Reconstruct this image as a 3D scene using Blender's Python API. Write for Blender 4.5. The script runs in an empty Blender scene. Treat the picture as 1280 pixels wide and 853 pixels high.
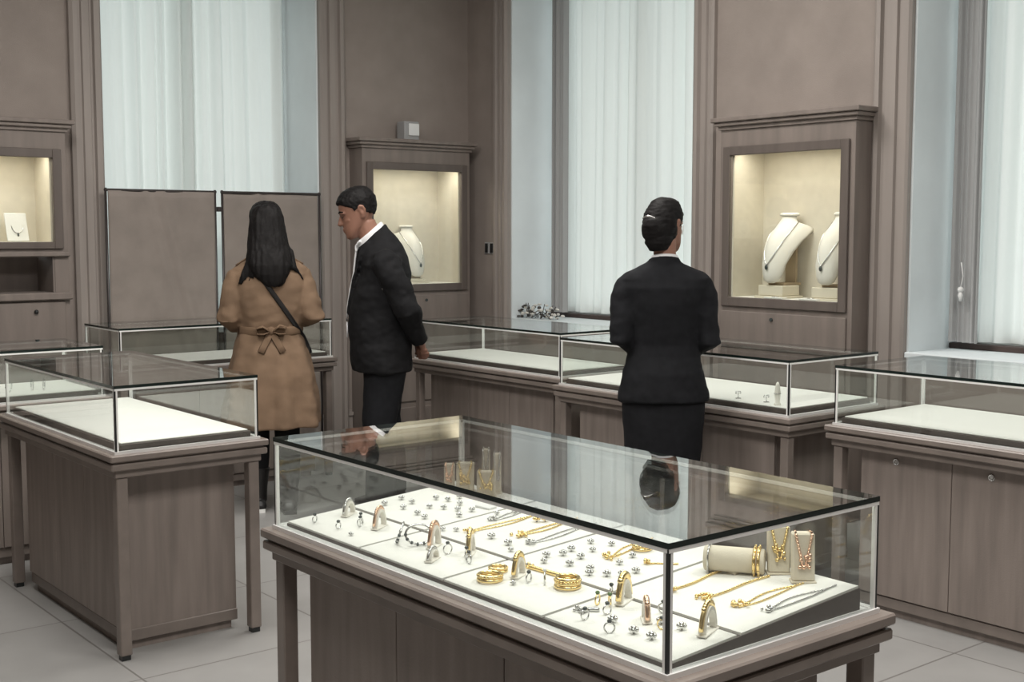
import bpy, bmesh, math, random
from mathutils import Vector, Matrix, noise
from mathutils.bvhtree import BVHTree
random.seed(7)
S = bpy.context.scene
C = S.collection
PI = math.pi

# ------------------------------------------------------------------ camera, world, lights, exposure
cam = bpy.data.objects.new('camera', bpy.data.cameras.new('camera'))
C.objects.link(cam)
cam.location = (0, 0, 1.525)
cam.rotation_euler = (PI / 2 - 0.087746, 0, 0.892164 - PI / 2)
cam.data.sensor_width = 36.0
cam.data.lens = 1546.8 / 1280 * 36.0
cam.data.clip_start = 0.02
S.camera = cam

S.view_settings.view_transform = 'Standard'
S.view_settings.look = 'None'
S.view_settings.gamma = 1.0
S.view_settings.use_curve_mapping = False
S.view_settings.exposure = 0.0

world = bpy.data.worlds.new('daylight')
S.world = world
world.use_nodes = True
bg = world.node_tree.nodes['Background']
bg.inputs['Color'].default_value = (0.93, 0.985, 0.985, 1)
bg.inputs['Strength'].default_value = 1.4

S.cycles.use_denoising = True
S.cycles.max_bounces = 14
S.cycles.transparent_max_bounces = 40
S.cycles.sample_clamp_indirect = 6.0


def area(name, loc, size, power, color=(1, 1, 1), rot=(0, 0, 0), sy=None):
    l = bpy.data.lights.new(name, 'AREA')
    l.energy = power
    l.color = color
    l.size = size
    if sy:
        l.shape = 'RECTANGLE'
        l.size_y = sy
    o = bpy.data.objects.new(name, l)
    o.location = loc
    o.rotation_euler = rot
    C.objects.link(o)
    return o


CEIL = 3.7
for nm, x, y, p in (('ceiling_lamp', 0.9, 1.0, 80), ('ceiling_lamp', 3.2, 1.0, 74), ('ceiling_lamp', 1.4, 4.4, 82), ('ceiling_lamp', 3.6, 4.4, 76)):
    area(nm, (x, y, CEIL - 0.03), 1.3, p, (1.0, 0.965, 0.92))


# ------------------------------------------------------------------ materials
def mat(name, col, rough=0.6, metal=0.0, var=0.0, scale=(8, 8, 8), bump=0.0, bscale=120, spec=0.5, trans=0.0):
    m = bpy.data.materials.new(name)
    m.use_nodes = True
    nt = m.node_tree
    b = nt.nodes['Principled BSDF']
    b.inputs['Base Color'].default_value = (*col, 1)
    b.inputs['Roughness'].default_value = rough
    b.inputs['Metallic'].default_value = metal
    b.inputs['Specular IOR Level'].default_value = spec
    tc = nt.nodes.new('ShaderNodeTexCoord')
    if var:
        mp = nt.nodes.new('ShaderNodeMapping')
        mp.inputs['Scale'].default_value = scale
        nt.links.new(tc.outputs['Object'], mp.inputs['Vector'])
        n = nt.nodes.new('ShaderNodeTexNoise')
        n.inputs['Scale'].default_value = 1.0
        n.inputs['Detail'].default_value = 6
        nt.links.new(mp.outputs['Vector'], n.inputs['Vector'])
        r = nt.nodes.new('ShaderNodeMapRange')
        r.inputs['From Min'].default_value = 0.25
        r.inputs['From Max'].default_value = 0.75
        r.inputs['To Min'].default_value = 1 - var
        r.inputs['To Max'].default_value = 1 + var
        nt.links.new(n.outputs['Fac'], r.inputs['Value'])
        v = nt.nodes.new('ShaderNodeVectorMath')
        v.operation = 'SCALE'
        v.inputs[0].default_value = col
        nt.links.new(r.outputs['Result'], v.inputs['Scale'])
        nt.links.new(v.outputs['Vector'], b.inputs['Base Color'])
    if bump:
        n2 = nt.nodes.new('ShaderNodeTexNoise')
        n2.inputs['Scale'].default_value = bscale
        n2.inputs['Detail'].default_value = 4
        nt.links.new(tc.outputs['Object'], n2.inputs['Vector'])
        bp = nt.nodes.new('ShaderNodeBump')
        bp.inputs['Strength'].default_value = bump
        bp.inputs['Distance'].default_value = 0.004
        nt.links.new(n2.outputs['Fac'], bp.inputs['Height'])
        nt.links.new(bp.outputs['Normal'], b.inputs['Normal'])
    return m


def glass_mat(name, tint):
    m = bpy.data.materials.new(name)
    m.use_nodes = True
    nt = m.node_tree
    for n in list(nt.nodes):
        if n.type != 'OUTPUT_MATERIAL':
            nt.nodes.remove(n)
    out = nt.nodes['Material Output']
    tr = nt.nodes.new('ShaderNodeBsdfTransparent')
    tr.inputs['Color'].default_value = (*tint, 1)
    gl = nt.nodes.new('ShaderNodeBsdfGlossy')
    gl.inputs['Roughness'].default_value = 0.0
    gl.inputs['Color'].default_value = (1, 1, 1, 1)
    lw = nt.nodes.new('ShaderNodeLayerWeight')
    lw.inputs['Blend'].default_value = 0.5
    pw = nt.nodes.new('ShaderNodeMath')
    pw.operation = 'POWER'
    pw.inputs[1].default_value = 4.0
    ml = nt.nodes.new('ShaderNodeMath')
    ml.operation = 'MULTIPLY_ADD'
    ml.inputs[1].default_value = 0.96
    ml.inputs[2].default_value = 0.04
    mx = nt.nodes.new('ShaderNodeMixShader')
    nt.links.new(lw.outputs['Facing'], pw.inputs[0])
    nt.links.new(pw.outputs[0], ml.inputs[0])
    nt.links.new(ml.outputs[0], mx.inputs['Fac'])
    nt.links.new(tr.outputs[0], mx.inputs[1])
    nt.links.new(gl.outputs[0], mx.inputs[2])
    nt.links.new(mx.outputs[0], out.inputs['Surface'])
    return m


def curtain_mat(name, col, tw):
    m = bpy.data.materials.new(name)
    m.use_nodes = True
    nt = m.node_tree
    for n in list(nt.nodes):
        if n.type != 'OUTPUT_MATERIAL':
            nt.nodes.remove(n)
    out = nt.nodes['Material Output']
    d = nt.nodes.new('ShaderNodeBsdfDiffuse')
    t = nt.nodes.new('ShaderNodeBsdfTranslucent')
    d.inputs['Color'].default_value = (*col, 1)
    t.inputs['Color'].default_value = (*col, 1)
    mx = nt.nodes.new('ShaderNodeMixShader')
    mx.inputs['Fac'].default_value = tw
    tc = nt.nodes.new('ShaderNodeTexCoord')
    n2 = nt.nodes.new('ShaderNodeTexNoise')
    n2.inputs['Scale'].default_value = 90
    nt.links.new(tc.outputs['Object'], n2.inputs['Vector'])
    bp = nt.nodes.new('ShaderNodeBump')
    bp.inputs['Strength'].default_value = 0.25
    bp.inputs['Distance'].default_value = 0.004
    nt.links.new(n2.outputs['Fac'], bp.inputs['Height'])
    nt.links.new(bp.outputs['Normal'], d.inputs['Normal'])
    nt.links.new(d.outputs[0], mx.inputs[1])
    nt.links.new(t.outputs[0], mx.inputs[2])
    nt.links.new(mx.outputs[0], out.inputs['Surface'])
    return m


def floor_mat():
    m = mat('floor_stone', (0.42, 0.41, 0.39), 0.35)
    nt = m.node_tree
    b = nt.nodes['Principled BSDF']
    tc = nt.nodes.new('ShaderNodeTexCoord')
    br = nt.nodes.new('ShaderNodeTexBrick')
    br.offset = 0.0
    br.inputs['Color1'].default_value = (0.37, 0.365, 0.355, 1)
    br.inputs['Color2'].default_value = (0.33, 0.325, 0.315, 1)
    br.inputs['Mortar'].default_value = (0.2, 0.19, 0.18, 1)
    br.inputs['Scale'].default_value = 1.0
    br.inputs['Mortar Size'].default_value = 0.004
    br.inputs['Brick Width'].default_value = 0.8
    br.inputs['Row Height'].default_value = 0.8
    n = nt.nodes.new('ShaderNodeTexNoise')
    n.inputs['Scale'].default_value = 3.0
    n.inputs['Detail'].default_value = 8
    mx = nt.nodes.new('ShaderNodeMix')
    mx.data_type = 'RGBA'
    mx.blend_type = 'MULTIPLY'
    mx.inputs[0].default_value = 0.35
    nt.links.new(tc.outputs['Object'], br.inputs['Vector'])
    nt.links.new(tc.outputs['Object'], n.inputs['Vector'])
    nt.links.new(br.outputs['Color'], mx.inputs[6])
    nt.links.new(n.outputs['Fac'], mx.inputs[7])
    nt.links.new(mx.outputs[2], b.inputs['Base Color'])
    return m


M = {
    'wall': mat('wall_taupe', (0.275, 0.234, 0.209), 0.75, var=0.10, scale=(5, 5, 5), bump=0.35, bscale=260),
    'casing': mat('casing_taupe', (0.285, 0.25, 0.228), 0.55, var=0.10, scale=(14, 14, 1.2), bump=0.15, bscale=200),
    'reveal': mat('reveal_paint', (0.70, 0.75, 0.77), 0.6, var=0.08, scale=(2.5, 2.5, 2.0), bump=0.2, bscale=160),
    'ceiling': mat('ceiling_paint', (0.7, 0.69, 0.67), 0.8),
    'floor': floor_mat(),
    'wood': mat('case_wood', (0.235, 0.197, 0.175), 0.5, var=0.22, scale=(22, 22, 2.0), bump=0.15, bscale=180),
    'mould': mat('case_moulding_wood', (0.205, 0.172, 0.152), 0.38, var=0.18, scale=(9, 9, 9)),
    'cabinet': mat('cabinet_wood', (0.20, 0.167, 0.148), 0.55, var=0.16, scale=(16, 16, 2.0), bump=0.15, bscale=180),
    'cabinet_dark': mat('cabinet_frame_wood', (0.115, 0.094, 0.083), 0.5, var=0.16, scale=(16, 16, 2.0)),
    'recess': mat('recess_wood', (0.17, 0.142, 0.126), 0.6, var=0.15, scale=(14, 14, 3)),
    'cream': mat('niche_lining_fabric', (0.62, 0.57, 0.47), 0.85, var=0.05, scale=(20, 20, 20), bump=0.2, bscale=300),
    'shelf': mat('niche_shelf_white', (0.8, 0.78, 0.72), 0.6),
    'bust': mat('bust_linen', (0.80, 0.77, 0.70), 0.8, bump=0.2, bscale=300),
    'tan': mat('bust_stand_tan', (0.42, 0.33, 0.22), 0.7, var=0.1),
    'block': mat('display_block_cream', (0.68, 0.62, 0.50), 0.75, bump=0.2, bscale=300),
    'pad': mat('tray_pad_white', (0.80, 0.79, 0.75), 0.85, bump=0.25, bscale=350, var=0.03, scale=(60, 60, 60)),
    'felt': mat('tray_base_brown', (0.085, 0.068, 0.06), 0.7, var=0.15, scale=(20, 20, 20)),
    'steel': mat('polished_steel', (0.80, 0.79, 0.78), 0.30, 0.25),
    'post': mat('post_black', (0.02, 0.022, 0.022), 0.3),
    'edge': mat('glass_edge_dark', (0.012, 0.02, 0.018), 0.15),
    'seal': mat('seal_pale', (0.85, 0.85, 0.83), 0.4),
    'gold': mat('gold', (0.93, 0.72, 0.34), 0.25, 1.0),
    'rose': mat('rose_gold', (0.92, 0.62, 0.45), 0.25, 1.0),
    'silver': mat('silver', (0.62, 0.62, 0.61), 0.25, 1.0),
    'gem': mat('gem_dark', (0.05, 0.06, 0.06), 0.08),
    'green': mat('gem_green', (0.12, 0.19, 0.08), 0.1),
    'cloth_screen': mat('screen_fabric', (0.25, 0.215, 0.192), 0.9, var=0.12, scale=(6, 6, 6), bump=0.4, bscale=300),
    'pole': mat('screen_pole', (0.035, 0.028, 0.027), 0.4),
    'sillwood': mat('window_bottom_rail', (0.05, 0.032, 0.028), 0.5, var=0.3, scale=(8, 8, 8)),
    'flower': mat('dried_flower_pale', (0.62, 0.60, 0.56), 0.9),
    'flower_dark': mat('dried_flower_dark', (0.06, 0.055, 0.05), 0.9),
    'suit': mat('suit_black', (0.010, 0.010, 0.011), 0.85, var=0.25, scale=(30, 30, 30), bump=0.25, bscale=400, spec=0.2),
    'suit_navy': mat('suit_dark', (0.0105, 0.011, 0.013), 0.85, var=0.25, scale=(30, 30, 30), bump=0.25, bscale=400, spec=0.2),
    'shirt': mat('shirt_white', (0.75, 0.75, 0.76), 0.7),
    'camel': mat('coat_camel', (0.195, 0.128, 0.082), 0.85, var=0.15, scale=(9, 9, 9), bump=0.35, bscale=280, spec=0.3),
    'camel_d': mat('coat_camel_belt', (0.165, 0.106, 0.066), 0.85, var=0.12, scale=(12, 12, 12), bump=0.3, bscale=280, spec=0.3),
    'skin': mat('skin', (0.27, 0.135, 0.092), 0.55, var=0.06, scale=(12, 12, 12)),
    'lip': mat('lips', (0.32, 0.12, 0.10), 0.45),
    'hair': mat('hair_black', (0.009, 0.008, 0.008), 0.6, var=0.3, scale=(60, 60, 4), bump=0.3, bscale=90, spec=0.15),
    'leather': mat('leather_black', (0.012, 0.011, 0.011), 0.4),
    'white': mat('white_plastic', (0.72, 0.72, 0.71), 0.5),
    'grey': mat('grey_plastic', (0.32, 0.32, 0.32), 0.5),
    'black': mat('black_plastic', (0.015, 0.015, 0.015), 0.4),
    'sheer': curtain_mat('sheer_curtain_cloth', (0.85, 0.885, 0.87), 0.36),
    'drape': curtain_mat('lined_drape_cloth', (0.40, 0.40, 0.40), 0.12),
    'glass': glass_mat('clear_glass', (0.965, 0.98, 0.972)),
}


# ------------------------------------------------------------------ mesh helpers
class MB:
    def __init__(self, tf=None):
        self.bm = bmesh.new()
        self.tf = tf

    def _v(self, p):
        p = Vector(p)
        return self.bm.verts.new(self.tf(p) if self.tf else p)

    def box(self, x0, x1, y0, y1, z0, z1, bev=0.0, mi=0):
        a = [self._v((x, y, z)) for z in (z0, z1) for y in (y0, y1) for x in (x0, x1)]
        fs = []
        for q in ((0, 2, 3, 1), (4, 5, 7, 6), (0, 1, 5, 4), (2, 6, 7, 3), (1, 3, 7, 5), (0, 4, 6, 2)):
            f = self.bm.faces.new([a[i] for i in q])
            f.material_index = mi
            fs.append(f)
        if bev:
            es = list({e for f in fs for e in f.edges})
            bmesh.ops.bevel(self.bm, geom=es, offset=bev, segments=1, affect='EDGES', profile=0.5)
        return self

    def prism(self, poly, z0, z1):
        a = [self._v((x, y, z0)) for x, y in poly]
        b = [self._v((x, y, z1)) for x, y in poly]
        n = len(poly)
        self.bm.faces.new(a[::-1])
        self.bm.faces.new(b)
        for i in range(n):
            self.bm.faces.new((a[i], a[(i + 1) % n], b[(i + 1) % n], b[i]))
        return self

    def loft(self, rings, cap=True, smooth=True, closed=True):
        rs = [[self._v(p) for p in r] for r in rings]
        n = len(rs[0])
        for a, b in zip(rs, rs[1:]):
            for i in range(n if closed else n - 1):
                f = self.bm.faces.new((a[i], a[(i + 1) % n], b[(i + 1) % n], b[i]))
                f.smooth = smooth
        if cap:
            self.bm.faces.new(rs[0][::-1])
            self.bm.faces.new(rs[-1])
        return self

    def tube(self, pts, rad, n=10, flat=None, cyc=False):
        pts = [Vector(p) for p in pts]
        m = len(pts)
        rad = [rad] * m if isinstance(rad, (int, float, tuple)) else rad
        rings = []
        u = None
        for i, p in enumerate(pts):
            if cyc:
                t = (pts[(i + 1) % m] - pts[i - 1]).normalized()
            else:
                t = (pts[min(i + 1, m - 1)] - pts[max(i - 1, 0)]).normalized()
            if u is None:
                u = Vector(flat) if flat else (Vector((0, 0, 1)) if abs(t.z) < 0.9 else Vector((1, 0, 0)))
            u = (u - t * u.dot(t))
            u = u.normalized() if u.length > 1e-6 else t.orthogonal().normalized()
            w = t.cross(u)
            r = rad[i]
            ra, rb = r if isinstance(r, tuple) else (r, r)
            rings.append([p + u * math.cos(a) * ra + w * math.sin(a) * rb for a in (2 * PI * k / n for k in range(n))])
        if cyc:
            rings.append(rings[0])
            return self.loft(rings, cap=False)
        return self.loft(rings)

    def ball(self, c, r, seg=10, rng=7):
        c = Vector(c)
        r = r if isinstance(r, (tuple, list)) else (r, r, r)
        rings = []
        for j in range(rng + 1):
            ph = PI * (0.03 + 0.94 * j / rng)
            rings.append([c + Vector((r[0] * math.sin(ph) * math.cos(a), r[1] * math.sin(ph) * math.sin(a), -r[2] * math.cos(ph)))
                          for a in (2 * PI * k / seg for k in range(seg))])
        return self.loft(rings)

    def build(self, name, m, parent=None, loc=None, rot=None, mats=None):
        bmesh.ops.remove_doubles(self.bm, verts=self.bm.verts, dist=1e-6)
        bmesh.ops.recalc_face_normals(self.bm, faces=self.bm.faces)
        me = bpy.data.meshes.new(name)
        self.bm.to_mesh(me)
        self.bm.free()
        for q in (mats or [m]):
            me.materials.append(q)
        o = bpy.data.objects.new(name, me)
        C.objects.link(o)
        if parent:
            o.parent = parent
        if loc:
            o.location = loc
        if rot:
            o.rotation_euler = rot
        return o


def ell(cx, cy, z, rx, ry, n=28, p=2.0):
    out = []
    for k in range(n):
        a = 2 * PI * k / n
        c, s = math.cos(a), math.sin(a)
        e = 2.0 / p
        out.append((cx + rx * math.copysign(abs(c) ** e, c), cy + ry * math.copysign(abs(s) ** e, s), z))
    return out


def tag(o, label, cat, group=None, kind=None):
    if label:
        o['label'] = label
    if cat:
        o['category'] = cat
    if group:
        o['group'] = group
    if kind:
        o['kind'] = kind
    return o


def thing(name, label, cat, loc=(0, 0, 0), rz=0.0, group=None):
    o = bpy.data.objects.new(name, None)
    o.empty_display_size = 0.1
    C.objects.link(o)
    o.location = loc
    o.rotation_euler = (0, 0, rz)
    return tag(o, label, cat, group)


def struct(o):
    o['kind'] = 'structure'
    return o


def dup(root, loc, rz, label=None, group=None):
    r = root.copy()
    C.objects.link(r)
    r.location = loc
    r.rotation_euler = (0, 0, rz)
    if label:
        r['label'] = label
    if group:
        r['group'] = group
    for ch in list(root.children):
        c = ch.copy()
        C.objects.link(c)
        c.parent = r
        for g in ch.children:
            d = g.copy()
            C.objects.link(d)
            d.parent = c
    return r


def remesh(o, voxel, smooth=4, fac=0.5):
    md = o.modifiers.new('r', 'REMESH')
    md.mode = 'VOXEL'
    md.voxel_size = voxel
    md.use_smooth_shade = True
    if smooth:
        s = o.modifiers.new('s', 'SMOOTH')
        s.factor = fac
        s.iterations = smooth
    dg = bpy.context.evaluated_depsgraph_get()
    me = bpy.data.meshes.new_from_object(o.evaluated_get(dg))
    o.modifiers.clear()
    old = o.data
    mats = [m for m in old.materials]
    o.data = me
    me.materials.clear()
    for m in mats:
        me.materials.append(m)
    bpy.data.meshes.remove(old)
    for p in me.polygons:
        p.use_smooth = True
    return o


def wrinkle(o, amp, sc, seed=0.0, mask=None):
    me = o.data
    nor = [v.normal.copy() for v in me.vertices]
    for v, n in zip(me.vertices, nor):
        p = Vector((v.co.x * sc[0] + seed, v.co.y * sc[1], v.co.z * sc[2]))
        k = mask(v.co) if mask else 1.0
        v.co += n * amp * k * noise.fractal(p, 0.9, 2.0, 3)
    me.update()


# ------------------------------------------------------------------ room shell
XW, YW, TH = 5.55, 7.40, 0.55
X0, Y0 = -2.6, -2.6
WIN_TOP, SILL = 3.30, 0.90


def holed_wall(name, axis, p0, p1, a0, a1, holes):
    us = sorted({a0, a1, *[h[0] for h in holes], *[h[1] for h in holes]})
    zs = sorted({0.0, CEIL, *[h[2] for h in holes], *[h[3] for h in holes]})
    b = MB()
    for u, u2 in zip(us, us[1:]):
        run = None
        for z, z2 in zip(zs, zs[1:]):
            cu, cz = (u + u2) / 2, (z + z2) / 2
            if any(h[0] < cu < h[1] and h[2] < cz < h[3] for h in holes):
                continue
            if axis == 'x':
                b.box(u, u2, p0, p1, z, z2)
            else:
                b.box(p0, p1, u, u2, z, z2)
    return struct(b.build(name, M['wall']))


W1 = (2.80, 4.287)      # window in the back wall
W2 = (5.13, 6.895)      # windows in the right wall
W3 = (1.95, 3.656)
CABW = 0.375
NL, NC, NR = 2.065, 4.982, 4.330
holed_wall('wall_back', 'x', YW, YW + TH, X0, XW + TH,
           [(W1[0], W1[1], SILL, WIN_TOP), (NL - CABW, NL + CABW, 1.16, 2.01), (NC - CABW, NC + CABW, 1.10, 2.01)])
holed_wall('wall_right', 'y', XW, XW + TH, Y0, YW,
           [(W2[0], W2[1], SILL, WIN_TOP), (W3[0], W3[1], SILL, WIN_TOP), (NR - CABW, NR + CABW, 1.10, 2.01)])
struct(MB().box(X0 - 0.2, X0, Y0 - 0.2, YW + TH, 0, CEIL).build('wall_left', M['wall']))
struct(MB().box(X0, XW + TH, Y0 - 0.2, Y0, 0, CEIL).build('wall_front', M['wall']))
struct(MB().box(X0 - 0.2, XW + TH, Y0 - 0.2, YW + TH, -0.1, 0).build('floor', M['floor']))
struct(MB().box(X0 - 0.2, XW + TH, Y0 - 0.2, YW + TH, CEIL, CEIL + 0.1).build('ceiling', M['ceiling']))

def tf_back(p):      # local u along wall, v out of wall, z
    return Vector((p.x, YW - p.y, p.z))


def tf_right(p):
    return Vector((XW - p.y, p.x, p.z))


def window(n, tf, a0, a1):
    D = 0.40
    f = MB(tf)
    for u, u2, z, z2 in ((a0 + .02, a1 - .02, SILL + .02, SILL + .09), (a0 + .02, a1 - .02, WIN_TOP - .07, WIN_TOP - .02), (a0 + .02, a0 + .08, SILL + .09, WIN_TOP - .07),
                         (a1 - .08, a1 - .02, SILL + .09, WIN_TOP - .07), ((a0 + a1) / 2 - .03, (a0 + a1) / 2 + .03, SILL + .09, WIN_TOP - .07)):
        f.box(u, u2, -D - .11, -D - .06, z, z2)
    w = struct(f.build('window_%d' % n, M['white']))
    MB(tf).box(a0 + .08, a1 - .08, -D - .09, -D - .082, SILL + .09, WIN_TOP - .07).build('pane', M['glass'], w)
    r = MB(tf)
    r.box(a0, a0 + .012, -TH + .02, -.001, SILL, WIN_TOP)
    r.box(a1 - .012, a1, -TH + .02, -.001, SILL, WIN_TOP)
    r.box(a0, a1, -TH + .02, -.001, WIN_TOP - .012, WIN_TOP)
    r.box(a0, a1, -TH + .02, .02, SILL - .02, SILL + .012, .004)
    struct(r.build('trim_%d' % n, M['reveal']))
    struct(MB(tf).box(a0 + .012, a1 - .012, -D - .05, -D + .03, SILL + .012, SILL + .042, .004).build('trim_%d' % (n + 3), M['sillwood']))


window(1, tf_back, *W1)
window(2, tf_right, *W2)
window(3, tf_right, *W3)


def casing(n, tf, a0, a1, flip=False):
    w = a1 - a0
    prof = [(0, 0), (0, .03), (.02, .045), (.045, .045), (.052, .022), (.068, .022), (.075, .034), (w * .62, .034), (w * .62 + .007, .02), (w * .62 + .02, .02),
            (w * .62 + .028, .04), (w - .012, .04), (w, .028), (w, 0)]
    if flip:
        prof = [(w - x, y) for x, y in prof][::-1]
    b = MB(tf)
    b.prism([(a0 + x, y) for x, y in prof], 0.0, CEIL - .02)
    struct(b.build('trim_%d' % n, M['casing']))


casing(7, tf_back, 2.61, 2.80)
casing(8, tf_back, 4.287, 4.485, True)
casing(9, tf_right, 6.895, 7.06)
casing(10, tf_right, 4.97, 5.13, True)
casing(11, tf_right, 3.656, 3.875, True)
casing(12, tf_right, 1.73, 1.95)


def baseboard(name, tf, runs):
    b = MB(tf)
    for a0, a1 in runs:
        b.prism([(a0, 0), (a1, 0), (a1, .02), (a0, .02)], 0.0, .25)
        b.prism([(a0, 0), (a1, 0), (a1, .032), (a0, .032)], .25, .275)
        b.prism([(a0, 0), (a1, 0), (a1, .014), (a0, .014)], .275, .29)
    struct(b.build(name, M['casing']))


baseboard('baseboard_back', tf_back, [(X0, 1.60), (2.53, 2.61), (2.80, 4.287), (4.485, 4.52), (5.445, XW)])
baseboard('baseboard_right', tf_right, [(Y0, 1.73), (1.95, 3.656), (4.80, 4.97), (5.13, 6.895), (7.06, YW)])


# ------------------------------------------------------------------ curtains
def curtain(name, tf, a0, a1, depth, z0, z1, m, label, cat, seed, amp=.060, folds=8, group=None, knots=()):
    rnd = random.Random(seed)
    ph = [rnd.uniform(0, 6.28) for _ in range(6)]
    N, K = 220, 14
    def prof(t, zt):
        s = 0.55 * math.sin(2 * PI * folds * t + ph[0] + 1.6 * math.sin(2 * PI * 1.7 * t + ph[1])) + 0.35 * math.sin(2 * PI * folds * 1.9 * t + ph[2] + .5 * zt)
        s += 0.07 * math.sin(2 * PI * folds * 4.3 * t + ph[3])
        v = s * amp * (0.65 + .35 * math.sin(2 * PI * 1.3 * t + ph[4]))
        for k, wd, dp in knots:
            v -= dp * math.exp(-((t - k) / wd) ** 2)
        return v
    rings = []
    for j in range(K + 1):
        zt = j / K
        z = z0 + (z1 - z0) * zt
        row = []
        for i in range(N + 1):
            t = i / N
            row.append((a0 + (a1 - a0) * (t + .004 * math.sin(9 * t + 3 * zt + ph[5])), -depth + max(-.09, min(.085, prof(t, zt))), z))
        rings.append(row)
    b = MB(tf)
    b.loft(rings, cap=False, closed=False)
    o = b.build(name, m)
    for p in o.data.polygons:
        p.use_smooth = True
    return tag(o, label, cat, group)


curtain('sheer_curtain', tf_back, W1[0] + .025, W1[1] - .025, .42, SILL + .05, WIN_TOP - .03, M['sheer'],
        'pale sheer curtain above the brown folding screen', 'curtain', 3, knots=((.48, .012, .05), (.36, .008, .03)))
curtain('sheer_curtain', tf_right, W2[0] + .025, W2[1] - .12, .405, SILL + .055, WIN_TOP - .03, M['sheer'],
        'pale sheer curtain in the window between the two right-hand lit cabinets, behind the dark-suited woman', 'curtain', 8, amp=.052, folds=8, knots=((.62, .014, .06), (.30, .012, .04)))
curtain('sheer_curtain', tf_right, W3[0] + .025, W3[1] - .12, .405, SILL + .055, WIN_TOP - .03, M['sheer'],
        'pale sheer curtain at the far right, to the right of the wide two-bust cabinet', 'curtain', 15, amp=.055, folds=8)
curtain('drape', tf_right, W2[1] - .275, W2[1] - .12, .285, SILL + .055, WIN_TOP - .03, M['drape'],
        'narrow grey drape gathered above the dried flower bunch', 'curtain', 21, amp=.03, folds=2.2)
curtain('drape', tf_right, W3[1] - .235, W3[1] - .065, .285, SILL + .055, WIN_TOP - .03, M['drape'],
        'narrow grey drape with a small tassel, right of the wide two-bust cabinet', 'curtain', 22, amp=.03, folds=2.4)
tas = thing('curtain_tassel', 'small white tieback tassel hanging on the grey drape at the right', 'tassel', (5.790, 3.505, 1.20))
MB().ball((0, 0, .03), (.016, .016, .016)).build('knot', M['white'], tas)
MB().loft([ell(0, 0, -.03, .006, .006, 10), ell(0, 0, .0, .014, .014, 10), ell(0, 0, .02, .008, .008, 10)]).build('skirt', M['white'], tas)
MB().tube([(0, 0, .04), (.02, .0, .10), (.0, .0, .17)], .003, 6).build('cord', M['white'], tas)


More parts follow.
